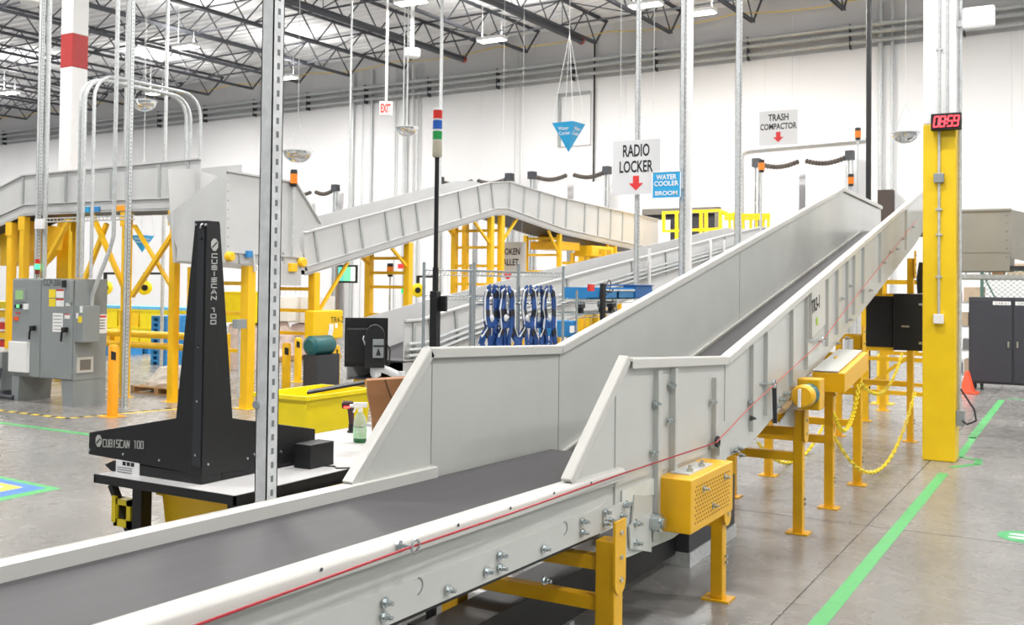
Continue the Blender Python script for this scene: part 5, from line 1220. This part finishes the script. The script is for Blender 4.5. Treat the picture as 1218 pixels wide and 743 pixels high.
# flat hanging signs
def sign(picks, y, name, label, lines, m, ink, arrow=None, wires=True, border=None, post=False):
    (u0, v0), (u1, v1) = picks
    a, b = P(u0, v0, Y=y), P(u1, v1, Y=y); w, h = b.x-a.x, a.z-b.z
    th = thing(name, ((a.x+b.x)/2, y, b.z), label, 'sign')
    MB().box((a.x, y, b.z), (b.x, y+.012, a.z)).build('board', m, th)
    if border:
        for q in ((a.x, b.z, b.x, b.z+h*.04), (a.x, a.z-h*.04, b.x, a.z), (a.x, b.z, a.x+h*.04, a.z), (b.x-h*.04, b.z, b.x, a.z)): MB().box((q[0], y-.003, q[1]), (q[2], y, q[3])).build('border', border, th)
    for s, fx0, fx1, fy0, fy1 in lines: text(s, (a.x+w*(fx0+fx1)/2, y, a.z-h*(fy0+fy1)/2), XA, ZA, w*(fx1-fx0), h*(fy1-fy0), ink, th, push=.003, bold=.022)
    if arrow:
        cx_, ty, by, aw = arrow; X = a.x+w*cx_; zt, zb_ = a.z-h*ty, a.z-h*by; mid = zt-(zt-zb_)*.5; k = w*aw/2
        MB().poly([(X-k*.42, y-.004, zt), (X+k*.42, y-.004, zt), (X+k*.42, y-.004, mid), (X+k, y-.004, mid), (X, y-.004, zb_), (X-k, y-.004, mid), (X-k*.42, y-.004, mid)], (0, .003, 0)).build('arrow', mat('sign_red', (222, 52, 52), .5, var=0), th)
    if wires:
        for fx_0 in (.15, .85): MB().cyl((a.x+w*fx_0, y+.006, a.z), (a.x+w*fx_0, y+.006, ROOF), .004, 4).build('wire', M_WPL, th)
    return th
M_SIGN = mat('sign_white', (218, 219, 222), .5, var=.01)
sign(((729, 168), (785, 230)), S2.y-.1, 'hanging_sign', 'white sign reading RADIO LOCKER with a red down arrow', (('RADIO', .22, .78, .08, .31), ('LOCKER', .15, .85, .38, .60)), M_SIGN, M_INK, (.5, .66, .93, .3))
sign(((775.5, 204), (810, 235.5)), S3.y-.1, 'blue_sign', 'blue sign reading WATER COOLER BROOM fixed to the post', (('WATER', .15, .85, .13, .31), ('COOLER', .08, .92, .36, .54), ('BROOM', .12, .88, .72, .88)), M_CYAN, M_PAPER, None, False, M_PAPER)
MB().box((S3.x-.02, S3.y-.088, P(800, 225, Y=S3.y).z), (S3.x+.02, S3.y-.03, P(800, 212, Y=S3.y).z)).build('bracket', M_GALV, [o for o in bpy.data.objects if o.name == 'blue_sign'][0])
sign(((903, 133), (949, 171)), 25, 'hanging_sign', 'white sign reading TRASH COMPACTOR with a red down arrow', (('TRASH', .24, .76, .1, .3), ('COMPACTOR', .03, .97, .37, .55)), mat('sign_white_far', (226, 227, 229), .5, var=.01), M_INK, (.5, .62, .92, .27))
sign(((592, 288), (625, 324)), 20.6, 'hanging_sign', 'grey white sign reading BROKEN PALLET hanging behind the harness rack', (('BROKEN', .02, .8, .2, .42), ('PALLET', .1, .76, .55, .77)), mat('sign_grey', (190, 192, 195), .5, var=.02), M_INK)
a = P(605, 330, X=-9); th = thing('arrow_sign', a, 'small white strip with a red down pointing triangle above the harness rack', 'sign')
b0 = P(596, 323.5, Y=a.y); b1 = P(628, 334, Y=a.y); MB().box((b0.x, a.y, b1.z), (b1.x, a.y+.01, b0.z)).build('strip', M_SIGN, th)
cc_ = P(604, 325, Y=a.y); MB().poly([(cc_.x-.1, a.y-.004, cc_.z), (cc_.x+.1, a.y-.004, cc_.z), (cc_.x+.03, a.y-.004, cc_.z-.1), (cc_.x-.03, a.y-.004, cc_.z-.1)], (0, .003, 0)).build('arrow', mat('sign_red', (222, 52, 52)), th)
for x in (b0.x+.05, b1.x-.05): MB().cyl((x, a.y, b1.z), (x, a.y, 0), .012, 6).build('stand', M_GALV, th)
# hanging pyramids
def pyramid(ul, un, ur, vt, va, y, label, rot):
    c = P((ul+ur)/2, vt, Y=y); Z = (c-Vector((0, 0, CZ))).dot(FW); R_ = (ur-ul)*Z/FPX/2; ap = P((ul+ur)/2-1, va, Y=y)
    th = thing('pyramid_sign', (c.x, c.y, ap.z), label, 'sign', 'hanging blue pyramids')
    back = math.atan2(-c.y, -c.x)+rot
    cs = [Vector((c.x+R_*math.cos(back+k*math.pi/2), c.y+R_*math.sin(back+k*math.pi/2), c.z)) for k in range(4)]
    apx = Vector((c.x, c.y, ap.z))
    MB().add(cs+[apx], [(0, 1, 2, 3)]+[(k, (k+1) % 4, 4) for k in range(4)]).build('body', M_CYAN, th)
    for k in (0, 3):
        p, q = cs[k], cs[(k+1) % 4]; r = (q-p).normalized(); mid = (p+q)/2; u_ = (mid-apx).normalized(); n_ = r.cross(u_)
        if n_.dot(Vector((0, 0, CZ))-mid) < 0: r = -r
        text('Water\nCooler', apx.lerp(mid, .72), r, u_, R_*.75, R_*.5, M_PAPER, th, push=.006, bold=.01)
    top = Vector((c.x, c.y, c.z+2.0))
    for p in cs: MB().cyl(p, top, .006, 4).build('string', M_WPL, th)
    MB().cyl(top, Vector((c.x, c.y, ROOF)), .006, 4).build('string', M_WPL, th)
pyramid(656, 682, 697, 147, 181, 20, 'inverted blue pyramid sign hanging in front of the white wall, ', .25)
pyramid(156, 170, 183, 280, 300, 17, 'inverted blue pyramid sign low behind the yellow cross braces', .1)
# ------------------------------------------------------------------ pipes and fittings on the back wall
for u, r, m, lab in ((419, .06, M_GALV, 'grey wall riser pipe leftmost of those left of the exit sign'), (441, .06, M_GALV, 'grey wall riser pipe just left of the exit sign'), (430, .02, M_GALV, 'thin grey conduit between the two wall risers left of the exit sign'), (482, .07, M_GALV, 'thick grey wall riser left of the stack light, behind the domed mirror'), (490, .05, M_WHITE, 'white wall riser behind the domed mirror'), (497, .04, M_GALV, 'grey wall conduit right of the domed mirror'), (470, .03, M_GALV, 'thin grey wall conduit under the exit sign'), (706, .035, M_BLKP, 'thin black wall riser left of the RADIO LOCKER sign'), (1047, .07, M_GALV, 'grey wall riser left of the rightmost domed mirror'), (1061, .05, M_GALV, 'grey wall conduit just left of the rightmost domed mirror'), (618, .02, M_WPL, 'thin pale conduit on the wall left of the blue pyramid'), (612, .02, M_WPL, 'thinnest pale conduit on the wall left of the blue pyramid')):
    c = P(u, 200, WO=-.1); tag(MB().cyl((c.x, c.y, 0), (c.x, c.y, 10.6), r, 8).build('wall_riser', m, None, True), lab, 'pipe')
c = P(1033, 200, Y=20); tag(MB().cyl((c.x, c.y, 0), (c.x, c.y, ROOF), .05, 8).build('black_riser', M_BLKP, None, True), 'black pole rising behind the upper end of the main conveyor', 'pole')
c = P(1054, 246, WO=-.3); o = MB().obox(c, XA*.22, YA*.15, ZA*.5); o = o.build('wall_box', mat('dark_brown_box', (66, 56, 50), .6), None, bevel=.02); tag(o, 'dark brown box on the wall behind the upper conveyor end', 'box')
# square hatch panel
th = thing('wall_hatch', P(684, 172, WO=-.05), 'square white hatch with shadow edges in grey strips on the wall behind the blue pyramid', 'hatch')
a, b = P(665, 112, WO=-.06), P(702, 172, WO=-.06)
def wq(p, q, d0, d1, name, m, par): # box on the wall plane between two of its points
    t = MB(); w_ = (q-p).dot(E1); c = (p+q)/2; return t.obox(c+E2*(d0+d1)/2, E1*abs(w_)/2, E2*abs(d1-d0)/2, ZA*abs(p.z-q.z)/2).build(name, m, par)
wq(a, b, -.03, .05, 'leaf', M_WHITE, th)
for p, q in ((a, Vector((a.x, a.y, b.z))+E1*.12), (a, Vector((b.x, b.y, a.z-.12)))): wq(p, q, -.08, -.03, 'frame', mat('rib_grey', (164, 168, 168)), th)  # edge shadow put into grey strips, left and top only
# looped conduit near the trash sign
pts = [P(882, 290, WO=-.12), P(882, 190, WO=-.12), P(884, 181, WO=-.12), P(892, 178, WO=-.12), P(960, 172, WO=-.12), P(1030, 166, WO=-.12)]
tag(MB().tube(pts, .05, 8).build('wall_conduit', M_GALV, None, True), 'grey conduit bending along the wall below the TRASH COMPACTOR sign', 'conduit')
# dock strip rigs: posts and coiled rope headers over white curtains
M_ROPE = mat('coiled_rope_dark', (84, 78, 72), .7, var=.2); M_CURT = mat('white_curtain', (232, 232, 235), .35, var=.03, scale=3, stretch=(3, 3, .3), bump=.3)
def dock(u0, u1, v0, v1, vb, label, halves):
    th = thing('dock_curtain', P((u0+u1)/2, vb, WO=-.5), label, 'dock curtain', 'dock curtains')
    for u, v in ((u0, v0), (u1, v1)):
        p = P(u, v-3, WO=-.5); t = MB(); t.box((p.x-.08, p.y-.08, 0), (p.x-.03, p.y+.08, p.z)); t.box((p.x+.03, p.y-.08, 0), (p.x+.08, p.y+.08, p.z)); 
        for k in range(5): t.box((p.x-.08, p.y-.04, p.z-.1-k*.6), (p.x+.08, p.y+.04, p.z-.04-k*.6))
        t.build('ladder_post', M_GALV, th); MB().box((p.x-.12, p.y-.14, p.z-.15), (p.x+.12, p.y+.14, p.z+.12)).build('pulley_head', M_DARKST, th)
    for ua, ub in halves:
        va = v0+(v1-v0)*(ua-u0)/(u1-u0); vb_ = v0+(v1-v0)*(ub-u0)/(u1-u0)
        a, b = P(ua, va, WO=-.55), P(ub, vb_, WO=-.55); n = 26; pts = []; rr = []
        for k in range(n+1):
            t_ = k/n; pts.append(a.lerp(b, t_)-ZA*(.12*math.sin(math.pi*t_))); rr.append(.09 if k % 2 else .055)
        MB().tube(pts, rr, 8).build('rope_header', M_ROPE, th)
        t = MB(); n = 12; rows = []
        for k in range(n+1):
            q = a.lerp(b, k/n); rows.append((q-ZA*(.2+.1*math.sin(math.pi*k/n))+E2*(.04*(-1)**k), Vector((q.x, q.y, .05))+E2*(.04*(-1)**k)))
        t.strip([r[0] for r in rows], [r[1] for r in rows], E2*.01); t.build('curtain', M_CURT, th)
dock(633, 722, 211, 205, 245, 'white dock curtain under coiled rope, left of the RADIO LOCKER sign', ((638, 674), (682, 718)))
dock(900, 1011, 196, 187, 230, 'white dock curtain under coiled rope, below the TRASH COMPACTOR sign', ((905, 950), (958, 1006)))
dock(523, 606, 217, 213, 245, 'white dock curtain under coiled rope, behind the top of the peaked conveyor', ((527, 562), (568, 602)))
dock(330, 399, 232, 226, 265, 'white dock curtain under coiled rope, right of the grey hopper', ((334, 370), (375, 396)))
for u, vb, vt, y, lab in ((1020, 250, 152, 24, 'amber beacon on the tallest thin mast near the clock column'), (905, 300, 190, 22, 'amber beacon left of the coiled rope below the trash sign'), (1012, 240, 207, 24, 'amber beacon in front of the right post of the far dock curtain'), (463, 400, 313, 17, 'amber beacon on a thin mast left of the yellow ladder frame')):
    b0 = P(u, vb, Y=y); b0.z = 0; beacon(b0, P(u, vt, Y=y).z, lab, .07)
# far opening with yellow railing
th = thing('wall_opening', P(820, 300, WO=-.1), 'dark opening in the back wall behind the yellow railing', 'opening')
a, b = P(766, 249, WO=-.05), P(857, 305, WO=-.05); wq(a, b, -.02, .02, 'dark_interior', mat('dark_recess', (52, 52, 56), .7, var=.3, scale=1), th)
for p, q in ((a, Vector((b.x, b.y, a.z-.2))), (Vector((b.x, b.y, a.z))-E1*.15, b)): wq(p, q, -.15, -.02, 'frame', mat('brown_grey_frame', (120, 116, 108), .6), th)
wq(P(782, 262, WO=-.08), P(798, 300, WO=-.08), -.1, -.04, 'white_panel', M_PAPER, th)
th = thing('guard_railing', P(830, 300, Y=27.5), 'yellow guard railing of the far platform, in front of the dark opening', 'railing')
def rl(u0, v0, u1, v1, y, w, name): MB().bar(P(u0, v0, Y=y), P(u1, v1, Y=y), w, w).build(name, M_YPL, th)
yq = 27.5
for u, vt, vb in ((789.5, 252, 275), (805, 251, 300), (834, 250, 300), (840, 250, 300), (857, 250, 284)): rl(u, vt, u, vb, yq, .08, 'post')
for u0, v0, u1, v1 in ((788, 253, 858, 250), (788, 275, 858, 272), (805, 287, 858, 283)): rl(u0, v0, u1, v1, yq, .07, 'rail')
for u in (868, 874, 884, 893, 900, 908, 914): rl(u, 256, u, 272, 26, .06, 'post')
for v in (256, 260): rl(862, v, 916, v-.5, 26, .08, 'rail')
MB().tube([P(856, 252, Y=27), P(862, 253, Y=27), P(868, 256, Y=27), P(874, 254, Y=27), P(882, 256, Y=27)], .06, 8).build('chain_rail', M_YPL, th, True)
pf = P(850, 300, Y=27.5); MB().box((pf.x-1.6, 26, pf.z-.15), (pf.x+2.2, 28.5, pf.z)).build('platform', M_YELS, th)
for x in (pf.x-1.4, pf.x+1.9): MB().box((x-.1, 27.2, 0), (x+.1, 27.4, pf.z-.15)).build('leg', M_YELS, th)
c = P(572, 345, WO=-.02); th = thing('door_number', c, 'black number 105 on the white wall left of the harness rack', 'number'); text('105', c, E1, ZA, .62, .36, M_INK, th, push=.01)
# ------------------------------------------------------------------ background around the scanner
# hanging screen
c = P(412, 326, Y=20); th = thing('hanging_screen', c, 'hanging screen showing cyan and green, beyond the yellow frames', 'screen')
a, b = P(402, 315, Y=20), P(423, 336.5, Y=20); MB().box((a.x, 20, b.z), (b.x, 20.08, a.z)).build('case', M_BLKP, th)
w = b.x-a.x
for f0, f1, rgb, nm in ((.03, .35, (90, 200, 190), 'cyan_area'), (.35, .74, (120, 220, 170), 'green_area'), (.74, .97, (235, 250, 240), 'white_area')): MB().box((a.x+w*f0, 19.99, b.z+.05), (a.x+w*f1, 20, a.z-.05)).build(nm, mat('screen_%d' % rgb[0], rgb, .3, var=0, emit=.5), th)
MB().cyl(((a.x+b.x)/2, 20.05, a.z), ((a.x+b.x)/2, 20.05, ROOF), .025, 8).build('stem', M_GALV, th, True)
for u, v, nm, col, y in ((476.5, 316.5, 'small red lit sign behind the yellow ladder frame', (226, 50, 50), 21), (480.5, 346, 'small green lit sign behind the yellow ladder frame', (40, 200, 110), 21)):
    c = P(u, v, Y=y); o = MB().box((c.x-.09, y, c.z-.06), (c.x+.09, y+.05, c.z+.06)); hh = thing('lit_sign', c, nm, 'sign'); o.build('face', mat('lit_%d' % col[0], col, .4, var=0, emit=1), hh); MB().cyl((c.x, y+.03, c.z), (c.x, y+.03, ROOF), .012, 6).build('stem', M_GALV, hh)
def reel(u, v, y, label, arm=True):
    c = P(u, v, Y=y); th = thing('hose_reel', c, label, 'hose reel', 'yellow hose reels'); d = Vector((-c.x, -c.y, 0)).normalized()
    MB().lathe(c-d*.1, [(.12, 0), (.17, .03), (.17, .17), (.12, .2)], 20, d).build('drum', M_YPL, th, True); MB().lathe(c+d*.1, [(.07, 0), (.07, .012)], 16, d).build('hub', M_BLKP, th)
    MB().bar(c+ZA*.15, c+ZA*.35, .06, .06).build('bracket', M_BLKP, th)
    MB().bar(c+ZA*.33, c+ZA*.33+XA*.6, .05, .05).build('arm', M_BLKP, th); MB().cyl((c.x+.6, c.y, 0), (c.x+.6, c.y, ROOF), .04, 8).build('mast', M_GALV, th, True)
reel(497, 345, 20, 'yellow hose reel on a dark arm right of the yellow ladder frame'); reel(172, 342, 16, 'yellow hose reel on an arm behind the yellow cross braces'); reel(125, 342, 15.5, 'yellow hose reel just right of the control cabinet top')
# drive box TR4-2 with labels and motor
a, b = P(373, 369, X=XN+.3), P(408, 403, X=XN+.3); th = thing('drive_enclosure', (XN+.3, a.y, b.z), 'yellow drive enclosure marked TR4-2 behind the monitor', 'drive enclosure')
bx = MB().box((XN+.1, a.y, P(390, 403, X=XN+.3).z), (XN+.3, b.y, P(390, 369, X=XN+.3).z)).build('case', M_YPAINT, th, bevel=.02)
c = P(401, 380, X=XN+.305); text('TR4-2', c, YA, ZA, .34, .1, M_INK, bx)
for u, v, du, dv_ in ((394, 390, 3.5, 5), (400, 387, 2, 3), (393, 396, 3.5, 3)):
    c = P(u, v, X=XN+.305); MB().obox(c, XA*.003, YA*du*.0155, ZA*dv_*.014).build('sticker', M_PAPER, bx)
yb0, zb0 = a.y, P(390, 403, X=XN+.3).z
for y in (yb0+.1, b.y-.15): MB().box((XN+.14, y-.05, 0), (XN+.24, y+.05, zb0)).build('leg', M_YELS, th)
mo = P(384, 410, X=XN+.5); th = thing('electric_motor', mo-ZA*.2, 'teal electric motor under the yellow drive enclosure', 'motor')
MB().lathe(mo-YA*.35, [(.1, 0), (.16, .05), (.16, .5), (.1, .58)], 18, YA).build('body', mat('teal_motor_paint', (24, 92, 96)), th, True); MB().box(mo+Vector((-.15, -.3, -mo.z)), mo+Vector((.15, .25, -.15))).build('stand', M_DARKST, th)
# stacked white boxes and wrapped pallets behind
def pallet(x, y, z, label, w=1.1, d=1.0, group='wooden pallets', m=None):
    th = thing('pallet', (x, y, z), label, 'pallet', group); m = m or M_WOOD
    for k in range(6): MB().box((x-w/2, y-d/2+k*(d-.1)/5, z+.11), (x+w/2, y-d/2+k*(d-.1)/5+.1, z+.13)).build('deck_board', m, th)
    for k in range(3): MB().box((x-w/2+k*(w-.1)/2, y-d/2, z+.02), (x-w/2+k*(w-.1)/2+.1, y+d/2, z+.11)).build('stringer', m, th)
    for k in range(3): MB().box((x-w/2, y-d/2+k*(d-.1)/2, z), (x+w/2, y-d/2+k*(d-.1)/2+.1, z+.02)).build('bottom_board', m, th)
def lump(x, y, z, w, d, h, label, seed, m=None):
    rn = random.Random(seed); th = thing('wrapped_load', (x, y, z), label, 'load', 'wrapped loads'); t = MB(); n = 16; L = 6; vs = []
    for i in range(L):
        k = 1-.35*(i/(L-1))**2
        for j in range(n):
            a = 2*math.pi*j/n; r = 1/max(abs(math.cos(a)), abs(math.sin(a)))**.7; f = rn.uniform(.9, 1.05); vs.append((x+w/2*k*r*math.cos(a)*f, y+d/2*k*r*math.sin(a)*f, z+h*i/(L-1)*rn.uniform(.93, 1.0)))
    t.add(vs, [(i*n+j, i*n+(j+1) % n, (i+1)*n+(j+1) % n, (i+1)*n+j) for i in range(L-1) for j in range(n)]+[tuple(range(n))[::-1], tuple((L-1)*n+j for j in range(n))])
    t.build('film', m or M_FILM, th)
p = P(190, 470, z=0); x, y = p.x-.1, p.y+.5
pallet(x, y, 0, 'wooden pallet under the lumpy wrapped load left of the black scanner', 1.3, 1.0); lump(x+.05, y, .13, 1.0, .85, P(195, 437, Y=y-.4).z-.13, 'lumpy white wrapped load on a pallet left of the black scanner', 3)
def gaylord(u0, u1, vt, vb, y, label, m, name='shipping_box'):
    a, b = P(u0, vt, Y=y), P(u1, vb, Y=y); th = thing(name, ((a.x+b.x)/2, y+.4, max(0, b.z)), label, 'box', 'boxes behind the tall strut')
    MB().box((a.x, y, max(b.z, .0)), (b.x, y+.9, a.z)).build('body', m, th, bevel=.01); 
    MB().box((a.x-.01, y-.01, a.z-.06), (b.x+.01, y+.91, a.z)).build('lid', m, th)
M_WCARD = mat('white_carton', (228, 224, 216), .6, var=.03)
for (u, w_, vb, vt, lab) in ((301, 24, 430, 382, 'left'), (349, 30, 428, 384, 'right')):
    p = P(u, vb, z=0); pallet(p.x, p.y+.6, 0, 'wooden pallet seen %s of the tall near strut, below cartons' % lab, 1.25, 1.1)
    h_ = P(u, vt, Y=p.y).z
    lump(p.x, p.y+.6, .13, 1.1, 1.0, h_-.13, 'film wrapped carton load %s of the tall near strut' % lab, 5 if lab == 'left' else 6, mat('pinkish_wrapped_cartons', (214, 196, 190), .4, var=.12, scale=5))
    o = thing('carton_stack', (p.x, p.y+.6, h_), 'white carton standing on the wrapped load %s of the tall near strut' % lab, 'carton')
    MB().box((p.x-.5, p.y+.2, h_), (p.x+.5, p.y+1.0, P(u, 352, Y=p.y+.2).z)).build('body', M_WCARD, o, bevel=.01); MB().box((p.x-.03, p.y+.19, h_+.02), (p.x+.03, p.y+.2, P(u, 352, Y=p.y+.2).z-.02)).build('tape', mat('carton_tape', (206, 196, 180), .4), o)
p = P(270, 440, z=0); zl_ = P(270, 384, Y=p.y).z; lump(p.x, p.y+.6, 0, 1.0, .9, zl_, 'film wrapped load under the bright yellow bin, right of the black tower', 9, mat('pinkish_wrapped_cartons', (214, 196, 190)))
tote(p.x-.35, p.y+.2, p.x+.42, p.y+.95, zl_, P(279, 347, Y=p.y).z, 'bright yellow bulk bin right of the black scanner tower', M_YPL, .02)
# brown trailer opening
th = thing('trailer_opening', P(365, 330, WO=-.6), 'dark brown trailer interior seen through the dock below the peaked conveyor', 'trailer')
for k in range(12):
    u = 331+k*6; a, b = P(u, 312, WO=-.4), P(u+5.4, 400, WO=-.4); wq(a, Vector((b.x, b.y, 0)), -.06, .0, 'wall_board', mat('brown_board_%d' % (k % 3), ((112, 92, 78), (92, 76, 66), (128, 112, 98))[k % 3], .6, var=.15), th)
# yellow barrier with bins and blue pallets at left
th = thing('barrier_rail', P(180, 420, Y=14.4), 'yellow tube guard barrier behind the control cabinet and pallet', 'barrier')
a0 = P(118, 400, Y=14.4); a1 = P(262, 398, Y=14.4)
for z, r in ((P(180, 398, Y=14.4).z, .075), (P(180, 411, Y=14.4).z, .07)): MB().cyl((a0.x-3, 14.4, z), (a1.x, 14.4, z), r, 14).build('tube', M_YPAINT, th, True)
for u in (60, 131, 262): c = P(u, 400, Y=14.4); MB().box((c.x-.08, 14.45, 0), (c.x+.08, 14.6, P(180, 393, Y=14.4).z)).build('post', M_YPAINT, th)
yy_ = 20.0; M_LB = mat('light_blue_lid', (110, 190, 228), .5, var=.03)
n_ = 0
for row, (v0, v1) in enumerate(((367, 388), (388, 410))):
    for k in range(7):
        u = 64+k*25.5; a, b = P(u, v0, Y=yy_), P(u+24.5, v1, Y=yy_); z0, z1 = P(150, v1, Y=yy_).z, P(150, v0, Y=yy_).z
        th = thing('bulk_tote', ((a.x+b.x)/2, yy_+.3, z0), 'yellow stacked tote, %s from the left in the %s row behind the barrier' % (('first', 'second', 'third', 'fourth', 'fifth', 'sixth', 'seventh')[k], ('upper', 'lower')[row]), 'tote', 'yellow totes behind the barrier')
        MB().poly([(a.x+.03, yy_, z0), (b.x-.03, yy_, z0), (b.x, yy_, z1), (a.x, yy_, z1)], (0, .6, 0)).build('body', M_YPL if (k+row) % 3 else M_YPAINT, th); MB().box((a.x, yy_-.02, z1-.06), (b.x, yy_+.62, z1)).build('rim', M_YPL, th)
        if row == 0: MB().box((a.x, yy_-.03, z1), (b.x, yy_+.63, z1+.08)).build('lid', M_LB, th)
        n_ += 1
zt2 = P(150, 410, Y=yy_).z
th = thing('tote_rack', P(150, 420, Y=20.3), 'low dark rack carrying the yellow totes behind the barrier', 'rack')
for u in (70, 120, 170, 230): c = P(u, 410, Y=yy_); MB().box((c.x-.08, yy_+.1, 0), (c.x+.08, yy_+.5, zt2-.08)).build('leg', M_DARKST, th)
MB().box((P(62, 410, Y=yy_).x, yy_, zt2-.08), (P(245, 410, Y=yy_).x, yy_+.6, zt2)).build('deck', M_DARKST, th)
def stack(u0, u1, vb, vt, label, n, y=None):
    p = P((u0+u1)/2, vb, z=0); y = p.y; a, b = P(u0, vb, Y=y), P(u1, vb, Y=y); H_ = P(u0, vt, Y=y).z; h = H_/n
    for k in range(n):
        th = thing('plastic_pallet', ((a.x+b.x)/2, y+.4, k*h), 'blue plastic pallet, %s in the %s' % ('bottom one' if k == 0 else ORDW[k]+' from the floor', label), 'pallet', 'blue pallets: '+label)
        MB().box((a.x, y, k*h+h*.55), (b.x, y+.9, k*h+h*.97)).build('deck', M_BLUE, th)
        for f in (0, .42, .84): MB().box((a.x+(b.x-a.x)*f, y, k*h), (a.x+(b.x-a.x)*(f+.16), y+.9, k*h+h*.55)).build('block', M_BLUE, th)
stack(179, 197, 434, 375, 'tall stack left of the black scanner', 9); stack(198, 214, 432, 374, 'tall stack touching the yellow post', 9); stack(119, 136, 423, 410, 'short stack right of the control cabinet', 3); stack(150, 176, 420, 412, 'low stack behind the slotted strut', 2)
# rack at the left edge
th = thing('flow_rack', P(4, 420, Y=13), 'yellow rack with red bins at the left edge behind the control cabinet', 'rack')
for v, m, nm in ((374, M_YPAINT, 'shelf'), (388, M_RED, 'red_bin'), (399, M_YPAINT, 'shelf'), (409, M_RED, 'red_bin'), (363, M_YPL, 'yellow_bin')):
    a, b = P(-20, v-5, Y=13), P(10, v+4, Y=13); MB().box((a.x, 13, b.z), (b.x, 13.5, a.z)).build(nm, m, th)
for u in (-12, 9): c = P(u, 400, Y=13); MB().box((c.x-.05, 13.5, 0), (c.x+.05, 13.6, 1.8)).build('upright', M_YPAINT, th)
# pallet boards shown near the hopper legs
pz_ = frame4(11.7, (P(289, 337, Y=11.7).z, P(289, 373, Y=11.7).z, .9), '', (), XN-.05, XF-.3, .16, zt=P(289, 316, X=XN).z, par=hp)
c = P(285, 385, X=XN+.05); MB().obox(c, XA*.05, YA*.1, ZA*.07).build('junction_box', M_PANEL, pz_); MB().cyl(c-ZA*.07, Vector((c.x, c.y, .2)), .02, 6).build('conduit', M_GALV, pz_)
